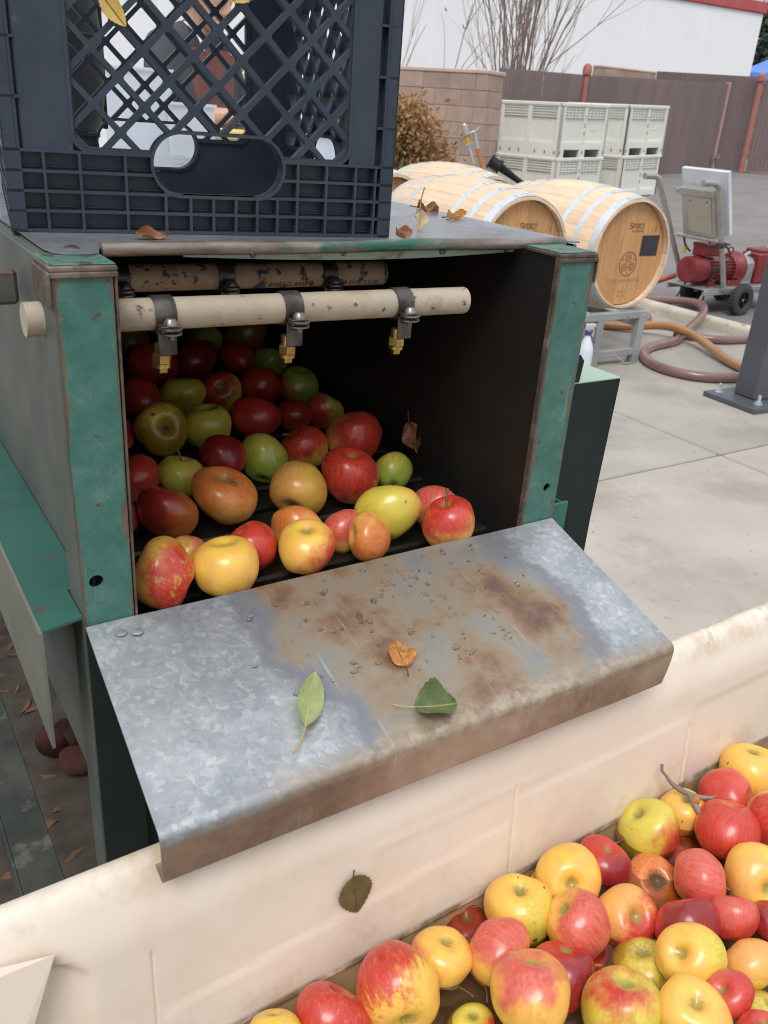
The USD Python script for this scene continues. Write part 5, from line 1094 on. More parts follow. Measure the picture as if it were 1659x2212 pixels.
def leaf(label, mat_, L, W, R, t, curl=.35, fold=.25, stem=.4, seed=0, wavy=.08, droop=0.0, stem_mat='stem', group=None, petiole_up=0.0):
    """a leaf blade along local x, upper side +z; R columns = blade axis, across, up"""
    rg = np.random.default_rng(900 + seed)
    nu, nv = 22, 13
    u = np.linspace(0, 1, nu); v = np.linspace(-1, 1, nv)
    w = np.sin(np.pi * u ** .80) ** .75 * W / 2; w[0] = w[-1] = W * .01
    w = w * (1 + .05 * np.sin(u * 60))
    U_, V_ = np.meshgrid(u, v, indexing='ij')
    X = U_ * L; Y = V_ * w[:, None]
    Z = fold * np.abs(V_) ** 1.3 * w[:, None] + curl * L * (U_ - .5) ** 2 + wavy * W * np.sin(U_ * 9 + V_ * 3 + rg.uniform(0, 6)) * np.abs(V_) - droop * L * U_ ** 2
    P_ = np.stack([X, Y, Z], -1)
    p = fresh('/World', 'leaf')
    x = UsdGeom.Xform.Define(stage, p)
    R = np.asarray(R, float)
    x.AddTransformOp().Set(Gf.Matrix4d(*[float(q) for q in (*R[:, 0], 0, *R[:, 1], 0, *R[:, 2], 0, *t, 1)]))
    frames[p] = (np.asarray(t, float), R)
    props(x.GetPrim(), label, 'leaf', group)
    vv, ff = grid(P_)
    mm = usdkit.mesh(stage, p + '/blade', trimesh.Trimesh(vv, ff, process=False), M[mat_], smooth=True, uv=np.stack([U_.ravel(), (V_ * np.sin(np.pi * U_ ** .8)).ravel()], 1))
    if stem:
        s = [(0, 0, Z[0, nv // 2]), (-stem * L * .5, stem * L * .06, Z[0, nv // 2] + petiole_up * L * .3), (-stem * L, stem * L * .2, Z[0, nv // 2] + petiole_up * L)]
        obj('petiole', cat(tube(s, [.0007, .0006, .0009], 6, smooth_n=8), tube([(0, 0, 0.0003), (L * .5, 0, Z[nu // 2, nv // 2] + .0003), (L * .95, 0, Z[-2, nv // 2] + .0003)], [.0006, .0003], 5, smooth_n=10)), M[stem_mat], p, smooth=True, local=True)
    return p


def basis(d, n):
    d = np.asarray(d, float); n = np.asarray(n, float)
    n = n / np.linalg.norm(n); d = d - n * (d @ n); d /= np.linalg.norm(d)
    return np.column_stack([d, np.cross(n, d), n])


RN = np.array([0, -.255, .967])
leaf('pale green curled leaf lying on its face on the ramp, left of the other two', 'leafpale', .060, .021, basis((.045, .062, .017), (.10, -.265, .96)), (.2520, .4620, .7775), .35, .75, .45, 1, .06, stem_mat='stemgreen')
leaf('green folded leaf near the rusty lip of the ramp with a long stalk', 'leafgreen', .037, .032, basis((.046, -.012, -.002), (-.0, -.40, .9)), (.3465, .4490, .7755), .15, .95, .50, 2, .10, stem_mat='stemgreen')
leaf('small orange dried leaf on the rusty middle of the ramp', 'leafdry', .028, .025, basis((.006, .030, .008), RN), (.3630, .4890, .7850), .25, .35, .38, 3, .12)
leaf('dark olive leaf stuck to the cream inner wall of the tote', 'leafolive', .040, .032, basis((.004, .0, -.04), (0, -1, .1)), (.2845, .4275, .6405), .02, .03, .15, 4, .01)
leaf('brown withered leaf hanging on the dark right wall inside the washer', 'leafbrown', .042, .026, basis((.02, -.01, -.05), (-.8, -.6, .1)), (.6000, .850, .8600), .2, .4, .3, 5, .2)
leaf('tan leaf standing upside down on the lid with its stalk in the air', 'leaftan', .021, .017, basis((.0, .006, -.036), (.1, -1, .1)), (.5250, .757, 1.1265), .1, .4, 1.0, 6, .1, stem_mat='stemgreen', petiole_up=.1)
leaf('crumpled reddish leaf on the lid behind the upright one', 'leafbrown', .030, .018, basis((.04, -.01, .004), (0, -.3, 1)), (.640, .930, 1.1068), .5, .8, .3, 7, .3)
leaf('light tan curled leaf near the right edge of the lid', 'leafdry', .034, .015, basis((.046, .012, .003), (0, -.4, 1)), (.618, .836, 1.1068), .4, .7, .2, 8, .25)
leaf('small red-brown leaf by the lower right corner of the milk crate', 'leafbrown', .022, .016, basis((.02, .004, .004), (0, -.5, 1)), (.4600, .700, 1.1075), .5, .6, 0, 9, .2)
leaf('orange-brown rolled leaf between the milk crate and the lid rod', 'leafbrown', .028, .011, basis((.03, -.004, .002), (0, -.6, .8)), (.218, .716, 1.1078), .35, 1.0, 0, 10, .2)
leaf('yellow leaf with burnt edges caught in the upper left crate lattice', 'leafyellow', .027, .015, basis((.022, .0, -.027), (-.1, -1, .1)), (.2100, .7430, 1.2790), .1, .15, .35, 11, .06)
leaf('yellow leaf caught in the milk crate lattice in front of the worker', 'leafyellow', .046, .024, basis((.04, -.006, -.002), (-.1, -1, -.2)), (.2920, .7280, 1.2960), .1, .2, 0, 12, .06)
leaf('dark olive leaf clinging to the left top edge of the washer', 'leafolive', .034, .018, basis((.004, .01, -.04), (-.6, -1, .1)), (.1040, .700, 1.0960), .2, .3, 0, 13, .1)
leaf('brown oval leaf caught behind the tote rim beside the left leg', 'leafbrown', .055, .026, basis((-.02, -.01, -.05), (-.3, -1, .3)), (.1200, .575, .5850), .1, .1, .1, 14, .05)
for k, (x, y, lab, mt, L, an) in enumerate([(.478, .405, 'tan leaf floating by the tote wall left of the yellow-green apple', 'leafyellow', .045, .3), (.4230, .412, 'narrow olive leaf floating by the tote wall behind the tall peach-yellow apple', 'leafolive', .040, .1),
                                             (.372, .345, 'brown soaked leaf in the water between the peach-yellow and pink-capped apples', 'leafbrown', .05, 1.2), (.352, .355, 'dark soaked leaf at the bottom edge beside the streaked apple', 'leafolive', .045, 2.2), (.60, .405, 'brown scrap of leaf by the wall beside the lopsided apple', 'leafbrown', .03, .2)]):
    leaf(lab, mt, L, L * .4, basis((math.cos(an), math.sin(an), .0), (.1, .0, 1)), (x, y, .5455), .05, .05, .3, 20 + k, .04)

# twig on the small yellow apple
tw = thing('twig', 'broken brown twig lying over the small yellow apple in the tote', 'twig', (.690, .398, .57))
obj('shoot', cat(tube([(.672, .420, .590), (.688, .402, .574), (.700, .392, .571), (.722, .388, .566)], [.0018, .0032, .0026, .0015], 7, smooth_n=16), tube([(.690, .400, .573), (.686, .384, .568), (.687, .376, .562)], [.0028, .0034], 7), tube([(.672, .420, .590), (.667, .423, .596), (.672, .428, .599)], [.0016, .002], 6)), M['twig'], tw, smooth=True)
obj('bud', xf(trimesh.creation.icosphere(2, .0042), np.diag([1, 1, 1.5]), (.6895, .390, .572)), M['leafdry'], tw)

# water drops on the ramp and under the lid rod
M['drop'] = node_mat('drop', {'p': ('principled_bsdf', {'transmission_weight': 1.0, 'ior': 1.33, 'roughness': 0.02, 'base_color': (.97, .97, .97)})}, [])
rg = np.random.default_rng(77)
drops = []
for k in range(90):
    u = rg.beta(2.2, 1.8); v = rg.uniform(.05, .72)
    x = .132 + .51 * (.18 + .66 * u); y = .6185 - .19 * v
    z = .8155 + (.7662 - .8155) * (.6185 - y) / .1865
    s = rg.uniform(.0012, .0031) * (1.5 if k % 9 == 0 else 1)
    a = rg.uniform(0, 3.14)
    F = basis((math.cos(a), math.sin(a), 0), RN) @ np.diag([rg.uniform(1, 1.7), 1, .27])
    d = lathe([(0, 1), (.5, .87), (.87, .5), (1, 0), (.9, -.15), (0, -.15)][::-1], 12, None)
    drops.append(xf(d, F * s, (x, y, z + .0004)))
single('water_drops', cat(*drops), M['drop'], 'clear water drops scattered over the stained ramp', 'water drops', kind='stuff', smooth=True)
rod_drops = ((.305, 'clear drop hanging under the lid rod, left of the others'), (.392, 'flat drop hanging under the lid rod below the crate corner'), (.500, 'large bright drop hanging under the lid rod near its middle'), (.578, 'drop hanging under the lid rod left of the small last one'), (.628, 'small drop hanging under the lid rod beside the right post'))
for x, lab in rod_drops:
    r = .0034 if x == .5 else .0026
    single('water_drop', lathe([(0, 0), (r * .6, .1 * r), (r, .8 * r), (r * 1.25, 1.5 * r), (r * 1.5, 2.0 * r), (0, 2.1 * r)], 14, None, (x, .678, 1.0968 - .6 * r)), M['drop'], lab, 'water drop', 'drops under the lid rod', smooth=True)

# fallen apples and litter on the ground below the washer
for k, (x, y, r, b, c, lab) in enumerate([(.235, 1.30, .034, 'o', 'dr', 'shade-dimmed orange fallen apple on the dark ground left of the two red ones'), (.335, 1.27, .033, 'dr', 'r', 'shade-dimmed dark red fallen apple behind the left leg'), (.29, 1.16, .033, 'o', 'r', 'reddish fallen apple nearest the left leg'), (.20, 1.10, .030, 'gold', 'o', 'brownish fallen apple half hidden by the lower rail')]):
    pass
gl_ = [(.262, 1.470, .034, 'dusty orange fallen apple at the back of the dark ground beside the washer', 'o', 'dr'), (.228, 1.462, .033, 'dusty red fallen apple left of the orange one on the dark ground', 'dr', 'r'),
       (.258, 1.385, .035, 'reddish brown fallen apple nearest the viewer on the dark ground', 'o', 'r'), (.300, 1.43, .032, 'dark red fallen apple half behind the left leg', 'dr', 'r')]
put_apples([(x, y, r * .9, r, b, c, .6, (0, .3, .7), (.3, .5, .6), 0, 'dusty', lab) for x, y, r, lab, b, c in gl_], 'fallen apples under the washer', 200)
rg = np.random.default_rng(41)
n = 420
lit = np.c_[rg.uniform(-.75, .55, n), rg.uniform(.62, 2.1, n), rg.uniform(.006, .02, n)]
lv, lf = leaves(lit, .055, rg, .5, .2)
lv[:, 2] = np.clip(.003 + (lv[:, 2] - .01) * .35, .003, .03)
single('leaf_litter', (lv, lf), M['litter'], 'brown fallen leaves and scraps on the ground beside the washer', 'leaf litter', kind='stuff', smooth=False)
st = grid(np.stack([*np.meshgrid(np.linspace(-1.6, .62, 14), np.linspace(.55, 2.6, 14), indexing='ij'), np.full((14, 14), .0042)], -1))
single('spilled_pulp', st, M['shaded_dirt'], 'pulp and soil darkened for shade on the slab under the washer', 'pulp', kind='stuff', smooth=False)

# ================================================================== BARRELS on racks
M['oak'] = mat('oak', (0.66, 0.48, 0.315), (0.74, 0.57, 0.40), scale=7, rough=0.55, stretch=(5, .7, 5), vary=0.11, bump=.15, bscale=60)
M['head'] = mat('head', (0.46, 0.235, 0.095), (0.56, 0.315, 0.14), scale=6, rough=0.5, stretch=(9, 9, .8), vary=0.10)
M['chime'] = mat('chime', (0.33, 0.185, 0.095), (0.44, 0.26, 0.15), scale=12, rough=.6)
M['hoop'] = mat('hoop', (0.62, 0.66, 0.70), (0.74, 0.77, 0.80), scale=14, rough=0.38, metal=0.75, third=(0.52, .56, .6), tscale=30)
M['brand'] = mat('brand', (0.12, 0.055, 0.022), (0.16, 0.075, 0.03), rough=.8)
M['brandfaint'] = mat('brandfaint', (0.33, 0.165, 0.065), (0.37, 0.19, 0.075), rough=.8)
M['slate'] = mat('slate', (0.030, 0.030, 0.036), (0.040, 0.040, 0.046), rough=.8)
bar = thing('oak_barrel', 'front right oak barrel with galvanised hoops, its whole head and black patch in view', 'barrel', (3.845, 3.425, 0.600), None, 'oak barrels on steel racks')
BL, BR, BB = .95, .298, .348
rad = lambda y: BB - (BB - BR) * ((y - BL / 2) / (BL / 2)) ** 2
ns = 28
r3_ = random.Random(9)
ys = np.r_[0, .012, np.linspace(.06, BL - .06, 11), BL - .012, BL]
for k in range(ns):
    a0 = 2 * np.pi * k / ns + .0019; a1 = 2 * np.pi * (k + 1) / ns - .0019
    o = r3_.uniform(-.0004, .0004)
    aa = np.linspace(a0, a1, 4)
    R_ = rad(ys) + o; R_[0] -= .004; R_[-1] -= .004
    outer = np.stack([R_[:, None] * np.cos(aa), np.repeat(ys[:, None], 4, 1), R_[:, None] * np.sin(aa)], -1)
    Ri = R_ - np.where((ys < .02) | (ys > BL - .02), .012, .026)
    inner = np.stack([Ri[:, None] * np.cos(aa), np.repeat(ys[:, None], 4, 1), Ri[:, None] * np.sin(aa)], -1)
    obj('stave', thick(outer, inner - outer), M['oak'], bar, smooth=30, local=True)
RH = .279
for e in (0, 1):
    edges = np.r_[-RH, -.215, -.135, -.052, .030, .118, .190, RH]
    disc = Point(0, 0).buffer(RH, 40)
    for i in range(7):
        s_ = disc.intersection(sbox(edges[i] + .0006, -1, edges[i + 1] - .0006, 1))
        y = .036 if e == 0 else BL - .036
        obj('head_board', front(s_, y + (.02 if e == 0 else 0), .02), M['head'], bar, smooth=False, local=True)
for (y0, w) in ((.0035, .046), (.128, .034), (.255, .034), (BL - .0035 - .046, .046), (BL - .162, .034), (BL - .289, .034)):
    yy = np.linspace(y0, y0 + w, 4); a = np.linspace(0, 2 * np.pi, 57)
    ro = rad(yy) + .0018
    o_ = np.stack([ro[None, :] * np.cos(a)[:, None], np.repeat(yy[None, :], 57, 0), ro[None, :] * np.sin(a)[:, None]], -1)
    d_ = np.zeros_like(o_); d_[..., 0] = -np.cos(a)[:, None] * .0025; d_[..., 2] = -np.sin(a)[:, None] * .0025
    h = obj('hoop', thick(o_, d_), M['hoop'], bar, smooth=40, local=True)
    rv = []
    for q in (1.50, 1.58, 1.70, 1.78):
        for dy in (.28, .72):
            c_ = np.array([(rad(y0 + w * dy) + .0015) * math.cos(q), y0 + w * dy, (rad(y0 + w * dy) + .0015) * math.sin(q)])
            rv.append(xf(lathe([(0, .0035), (.003, .003), (.0055, 0)], 8, frame_from((math.cos(q), 0, math.sin(q)))), None, c_))
    lap = np.stack([np.stack([(ro + .0016)[None, :] * np.cos(b)[:, None], np.repeat(yy[None, :], 8, 0), (ro + .0016)[None, :] * np.sin(b)[:, None]], -1) for b in [np.linspace(1.46, 1.82, 8)]])[0]
    obj('rivet', cat(thick(lap, (0, 0, -.0014)), *rv), M['hoop'], h, smooth=30, local=True)
# brands on the head (x right, z up), front face at y = .036
yb = .0358
fb = lambda poly: front(poly, yb, .0006)
tx = lambda s, h, x, z, st=1.0, bold=False: text_on(s, h, .0006, XZ, (x, yb, z), True, bold, st)
obj('brand_lettering', cat(tx('S', .034, -.008, .135, .78, True), tx('PIRIT', .026, .052, .1385, .95, True)), M['brand'], bar, smooth=False, local=True)
obj('brand_lettering', tx('by CANTON', .0095, .047, .1195, 1.25, True), M['brand'], bar, smooth=False, local=True)
crest = unary_union([affinity.scale(Point(.193, .136).buffer(.012), .75, 1.5).difference(affinity.scale(Point(.193, .136).buffer(.005), .6, 1.4)), sbox(.155, .126, .172, .1285), sbox(.155, .139, .174, .1405), sbox(.155, .146, .168, .1475)])
obj('small_mark', fb(crest), M['brandfaint'], bar, smooth=False, local=True)
obj('black_label', front(Polygon([(.095, -.012), (.236, -.012), (.236, .101), (.095, .101)]), yb, .0012), M['slate'], bar, smooth=False, local=True)
spir = []
c0 = np.array([.016, -.055])
for k in range(3):
    an = math.pi / 2 + k * 2 * math.pi / 3
    cc_ = c0 + .0315 * np.array([math.cos(an), math.sin(an)])
    t_ = np.linspace(0, 2 * math.pi * 2.1, 60)
    rr_ = .0045 + .0225 * t_ / t_[-1]
    spir.append(LineString(np.c_[cc_[0] + rr_ * np.cos(t_ + an + 2.2), cc_[1] + rr_ * np.sin(t_ + an + 2.2)]).buffer(.0019))
    an2 = an + math.pi / 3
    spir.append(Point(*(c0 + .050 * np.array([math.cos(an2), math.sin(an2)]))).buffer(.0048, 2))
tri = unary_union(spir).intersection(Point(*c0).buffer(.0645))
obj('spiral_emblem', fb(unary_union([Point(*c0).buffer(.068, 32).difference(Point(*c0).buffer(.0625, 32)), tri])), M['brand'], bar, smooth=False, local=True)
obj('brand_lettering', tx('LONE MADRONE', .019, .003, -.155, 1.28), M['brandfaint'], bar, smooth=False, local=True)
obj('brand_lettering', cat(tx('MLS M T', .010, .004, -.213, 1.1), tx('54 - 20', .010, .004, -.237, 1.1)), M['brandfaint'], bar, smooth=False, local=True)
GB = 'oak barrels on steel racks'
copy_of(bar, 'oak barrel left of the front right one, its head half hidden by the washer lid', (3.045, 3.425, 0.600), rotz(.01), GB, 'barrel')
copy_of(bar, 'oak barrel in the second row, with the sight glass pipe rising behind it', (3.790, 4.63, 0.605), rotz(-.012), GB, 'barrel')
copy_of(bar, 'oak barrel farthest left, just beside the corner of the milk crate', (3.000, 4.61, 0.603), rotz(.01), GB, 'barrel')

M['racksteel'] = mat('racksteel', (0.27, 0.28, 0.29), (0.36, 0.37, 0.385), scale=8, rough=0.5, metal=.2, third=(0.26, 0.145, 0.085), tscale=13, tlo=.62, thi=.70)


def rack(x, y, label):
    t = thing('barrel_rack', label, 'rack', (x, y, 0), None, 'steel barrel racks')
    for dy in (-.06, .86):
        for dx in (-.055, .325, .65, 1.005) if False else (-.02, .335, .69, 1.02):
            obj('leg', cb(dx - .024, dx + .024, dy - .024, dy + .024, 0, .285, .004), M['racksteel'], t, smooth=False, local=True)
        obj('top_bar', cb(-.04, 1.046, dy - .022, dy + .022, .262, .304, .004), M['racksteel'], t, smooth=False, local=True)
        obj('bottom_bar', cb(-.0, 1.0, dy - .018, dy + .018, .048, .088, .004), M['racksteel'], t, smooth=False, local=True)
        for cx_ in (.14, .94):
            obj('cradle', front(Polygon([(cx_ - .20, .30), (cx_ - .17, .36), (cx_ - .13, .325), (cx_ - .08, .306), (cx_ + .08, .306), (cx_ + .1, .312), (cx_ + .1, .30)]) if False else Polygon([(cx_ - .10, .302), (cx_ - .09, .315), (cx_ + .06, .308), (cx_ + .07, .302)]), dy + .004, .008), M['racksteel'], t, smooth=False, local=True)
    for dx in (.335, .69):
        obj('side_bar', cb(dx - .02, dx + .02, -.04, .84, .05, .09, .004), M['racksteel'], t, smooth=False, local=True)
    for dx in (-.02, 1.02):
        obj('side_bar', cb(dx - .02, dx + .02, -.04, .84, .21, .25, .004), M['racksteel'], t, smooth=False, local=True)
    obj('brace', cat(tube([(.86, -.07, .05), (.93, -.10, .008), (1.01, -.09, .006)], .006, 6), thick(np.array([[(.20, -.10, .002), (.42, -.02, .05)], [(.28, -.14, .002), (.46, -.05, .05)]]), (0, 0, .004))), M['racksteel'], t, smooth=False, local=True)
    return t


rk = rack(2.91, 3.42, 'grey steel barrel rack with rust patches under the two front barrels')
copy_of(rk, 'steel barrel rack under the second row of barrels', (2.86, 4.62, 0.0), None, 'steel barrel racks', 'rack')

# ------------------------------------------------------------------ spray bottle, sight-glass pipe, washdown nozzle
sb = thing('spray_bottle', 'white plastic spray bottle standing in front of the barrel rack', 'spray bottle', (3.465, 3.295, 0))
M['bottle'] = mat('bottle', (0.62, 0.65, 0.72), (0.70, 0.73, 0.79), rough=.3, scale=4)
obj('body', lathe([(0, 0), (.040, 0), (.043, .004), (.043, .105), (.0425, .125), (.036, .150), (.022, .180), (.014, .200), (.0135, .212), (0, .212)], 24, None, (3.465, 3.295, .001)), M['bottle'], sb)
obj('cap', cyl((3.465, 3.295, .206), (3.465, 3.295, .228), .0165, 18), mat('bottlecap', (0.06, 0.055, 0.16), (.08, .07, .19), rough=.4), sb)
obj('trigger_head', cat(cb(3.440, 3.500, 3.284, 3.306, .232, .268, .006), cb(3.498, 3.516, 3.289, 3.301, .246, .264, .003), tube([(3.488, 3.295, .240), (3.505, 3.295, .222), (3.500, 3.295, .196)], .005, 8), cyl((3.465, 3.295, .226), (3.465, 3.295, .236), .011, 12)), mat('trigger', (0.45, 0.47, 0.50), (.55, .57, .6), rough=.35), sb)
pz = np.array([4.16, 5.40, 1.02]); 
wd_ = np.array([-.085, .055, .245]); wd_ /= np.linalg.norm(wd_)
wp = thing('sight_glass_pipe', 'slim steel pipe with an amber sight glass and fittings rising behind the barrels', 'pipe', pz - wd_ * .9)
A0 = pz - wd_ * 1.0; A1 = pz + wd_ * .145
obj('tube', tube([A0, A1 - wd_ * .095], .0165, 12), M['steel'], wp)
obj('sight_glass', tube([A1 - wd_ * .088, A1 - wd_ * .028], .019, 14), mat('amber', (0.48, 0.26, 0.02), (.58, .34, .04), rough=.15), wp)
obj('fitting', cat(ring(A1 - wd_ * .092, wd_, .001, .030, .012), ring(A1 - wd_ * .024, wd_, .001, .030, .012), *[tube([A1 - wd_ * .092 + o, A1 - wd_ * .024 + o], .0035, 6) for o in (np.array([.024, -.008, 0]), np.array([-.024, .008, 0]), np.array([0.01, -.024, .0]))]), M['steel'], wp)
obj('fitting', tube([A1 - wd_ * .02, A1 + wd_ * .03, A1 + wd_ * .05], [.020, .024, .012], 12), M['steel'], wp)
side_ = np.array([.8, -.58, 0])
obj('valve', cat(tube([A1 - wd_ * .02 + side_ * .02, A1 + side_ * .065 + wd_ * .002], .011, 10), tube([A1 + side_ * .05 - wd_ * .02, A1 + side_ * .11 + wd_ * .03], .009, 8), tube([A1 + side_ * .065, A1 + side_ * .06 - wd_ * .05, A1 + side_ * .055 - wd_ * .12], [.016, .012, .017], 10)), M['steel'], wp)
obj('hose', tube([A1 + side_ * .055 - wd_ * .12, A1 + side_ * .055 - wd_ * .30, A1 + side_ * .06 - wd_ * 1.1], .019, 12), mat('orangehose', (0.42, 0.15, 0.06), (.5, .2, .09), rough=.4), wp)
nz = thing('washdown_nozzle', 'dark grey washdown nozzle sticking up behind the barrels beside the white bins', 'nozzle', (4.15, 5.05, .6))
q0, q1, q2 = np.array([4.14, 5.14, .972]), np.array([4.19, 5.09, .940]), np.array([4.30, 5.02, .865])
nd = (q0 - q2) / np.linalg.norm(q0 - q2)
obj('nozzle_head', cat(tube([q1, q0], [.042, .040], 14), ring(q0, nd, .02, .050, .014, 14), ring(q1, nd, .02, .048, .016, 14)), M['blackmotor'], nz)
obj('barrel_tube', tube([q2 - nd * .25, q2, q1], [.017, .020, .030], 12), M['blackmotor'], nz)
obj('hose', tube([q2 - nd * .25, q2 - nd * .4 + (0, 0, -.1), (4.5, 5.2, .1), (4.7, 5.6, .02)], .016, 10, smooth_n=20), M['black'], nz)

# ================================================================== WHITE HARVEST BINS
M['bin'] = mat('bin', (0.68, 0.675, 0.61), (0.75, 0.745, 0.685), scale=2.5, rough=.55)
M['bindark'] = mat('bindark', (0.12, 0.12, 0.11), (.16, .16, .15), rough=.8)


def make_bin():
    t = thing('harvest_bin', 'upper white plastic harvest bin of the left stack, with dark letters on its middle post', 'bin', (0, 0, 0), None, 'white harvest bins')
    S, H = 1.14, .715
    # two side designs: face A (towards -x) with a solid skid, face B (towards -y) with fork openings
    def wall(kind):
        panel = [(.085, .535), (.605, 1.055)]
        frame = sbox(0, 0, S, H)
        rec = unary_union([sbox(a, .185, b, H - .055) for a, b in panel])
        fr = frame.difference(rec)
        if kind == 'B':
            fr = fr.difference(unary_union([sbox(.13, 0, .50, .105), sbox(.64, 0, 1.01, .105)]).buffer(0))
        parts = [front(fr, .035, .035), front(rec.buffer(.001), .035, .010)]
        slots = []
        for a, b in panel:
            for k in range(4):
                z = H - .075 - k * .036
                slots.append(cb(a, b, .004, .030, z - .011, z, .003))
            slots.append(front(sbox(a, .185, b, .205), .030, .026))
        if kind == 'B':
            for a, b in panel:
                for q in range(4): slots.append(cb(a + .07 + q * .085, a + .082 + q * .085, .006, .030, H - .20, H - .07, .003))
        else:
            for a, b in panel:
                for q in range(9): slots.append(cb(a + .035 + q * .045, a + .045 + q * .045, .017, .026, .21, H - .215, .003))
        return parts, slots
    pA, sA = wall('A'); pB, sB = wall('B')
    RA = rotz(-math.pi / 2)
    m0 = xf(cat(*pA), RA, (0, S, 0))
    w = obj('side_wall', m0, M['bin'], t, smooth=False, local=True); [obj('vent_rib', xf(q, RA, (0, S, 0)), M['bin'], w, smooth=False, local=True) for q in sA]
    w = obj('fork_wall', cat(*pB), M['bin'], t, smooth=False, local=True); [obj('vent_rib', q, M['bin'], w, smooth=False, local=True) for q in sB]
    RB = rotz(math.pi); w = obj('fork_wall', xf(cat(*pB), RB, (S, S, 0)), M['bin'], t, smooth=False, local=True)
    RC = rotz(math.pi / 2); w = obj('side_wall', xf(cat(*pA), RC, (S, 0, 0)), M['bin'], t, smooth=False, local=True)
    obj('rim', cat(cb(-.008, S + .008, -.008, .045, H - .045, H, .008), cb(-.008, S + .008, S - .045, S + .008, H - .045, H, .008), cb(-.008, .045, -.006, S + .006, H - .0452, H - .0004, .008), cb(S - .045, S + .008, -.006, S + .006, H - .0452, H - .0004, .008)), M['bin'], t, smooth=False, local=True)
    obj('floor', cb(.03, S - .03, .03, S - .03, .11, .15, .005), M['bin'], t, smooth=False, local=True)
    obj('skid', cat(*[cb(a, b, .03, S - .03, .0, .11, .004) for a, b in ((.03, .12), (.52, .62), (1.02, 1.11))]), M['bin'], t, smooth=False, local=True)
    pl = []
    for q in (.07, .25, .42, .72, .90, 1.07): pl.append(bx(-.0015, .004, S - q - .012, S - q + .012, .045, .085))
    for q in (.035, .57, 1.10): pl.append(bx(q - .012, q + .012, -.0015, .004, .045, .085))
    obj('drain_plug', cat(*pl), M['bindark'], t, smooth=False, local=True)
    lt = cat(*[text_on(c, .045, .0015, XZ, (.57, -.0005, z), True, True) for c, z in (('T', .50), ('O', .40), ('A', .30))])
    obj('lettering', lt, M['bindark'], t, smooth=False, local=True)
    e_ = front(unary_union([sbox(.70, .36, .94, .375), sbox(.70, .27, .715, .36), sbox(.78, .27, .795, .36), sbox(.87, .27, .885, .36)]), .0252, .004)
    obj('moulded_emblem', e_, M['bin'], t, smooth=False, local=True)
    return t, H


bn, BH = make_bin()
GBN = 'white harvest bins'
bang = math.atan2(.185, .983)
pos0 = np.array([9.13, 9.81, .125])
til = lambda a, ax: trimesh.transformations.rotation_matrix(a, ax)[:3, :3]
Rb1 = til(-.035, (0, 1, 0)) @ rotz(bang)
op = UsdGeom.Xformable(stage.GetPrimAtPath(bn)).GetOrderedXformOps()[0]
setm = lambda op, R, loc: op.Set(Gf.Matrix4d(*[float(v) for v in (*R[:, 0], 0, *R[:, 1], 0, *R[:, 2], 0, *loc, 1)]))
setm(op, Rb1, pos0 + Rb1 @ (0, 0, BH))
copy_of(bn, 'lower white plastic harvest bin of the left stack, half hidden by the front right barrel', pos0, Rb1, GBN, 'bin')
pos1 = np.array([10.80, 10.13, .195])
Rb2 = til(-.04, (0, 1, 0)) @ rotz(bang + .02)
copy_of(bn, 'upper white plastic harvest bin of the right stack', pos1 + Rb2 @ (0, 0, BH), Rb2, GBN, 'bin')
copy_of(bn, 'lower white plastic harvest bin of the right stack beside the pump cart handle', pos1, Rb2, GBN, 'bin')

# ================================================================== PUMP CART
pc = thing('pump_cart', 'wheeled pump with a maroon motor, bent tube handles and a steel control box', 'pump', (5.95, 4.36, 0))
M['maroon'] = mat('maroon', (0.17, 0.018, 0.022), (0.22, 0.028, 0.032), scale=9, rough=.38, third=(0.12, .014, .018), tscale=20, bump=.1)
M['tyre'] = mat('tyre', (0.035, 0.036, 0.036), (0.055, 0.055, 0.055), scale=12, rough=.85)
M['tubesteel'] = mat('tubesteel', (0.36, 0.35, 0.32), (0.48, 0.47, 0.44), scale=20, rough=.42, metal=.75)
M['panelsteel'] = mat('panelsteel', (0.42, 0.41, 0.385), (0.50, 0.49, 0.465), scale=6, rough=.4, metal=.7)
M['traywhite'] = mat('traywhite', (0.58, 0.61, 0.66), (0.66, 0.69, 0.74), scale=5, rough=.35)
rt_ = .021
for (y, h0, tip, b1, foot, nm) in ((4.185, .94, 5.275, 5.440, (5.765, .19), 0), (4.565, .95, 5.10, 5.255, (5.745, .20), 1)):
    pts = [(tip, y, h0), (b1 - .035, y, h0), (b1 + .005, y, h0 - .02), (b1 + .035, y, h0 - .075), (foot[0], y, foot[1])]
    obj('handle', tube(pts, rt_, 12, smooth_n=0), M['tubesteel'], pc, smooth=50)
for (x, z) in ((5.475, .865), (5.585, .545)):
    obj('cross_bar', tube([(x, 4.185, z), (x, 4.565, z)], .015, 10), M['tubesteel'], pc)
sl_ = np.array([.145, 0, -.36]); sl_ /= np.linalg.norm(sl_); nb_ = np.cross(sl_, [0, 1, 0]); nb_ = -nb_ if nb_[0] > 0 else nb_   # box leans like the handles
Rbox = np.column_stack([[0, -1, 0], sl_ * -1, np.cross([0, -1, 0], -sl_)])
o_ = np.array([5.455, 4.375, .885])
lb = lambda x0, x1, y0, y1, z0, z1, c=.004: xf(cb(x0, x1, y0, y1, z0, z1, c), Rbox, o_)
obj('control_box', lb(-.15, .15, -.355, -.0, -.075, -.002), M['panelsteel'], pc, smooth=False)
obj('cover_plate', lb(-.09, .125, -.325, -.055, -.002, .004, .002), mat('coverplate', (0.44, .405, .34), (.5, .465, .40), rough=.4, metal=.5), pc, smooth=False)
obj('cover_plate', lb(-.16, .16, -.052, .002, -.004, .006, .002), M['panelsteel'], pc, smooth=False)
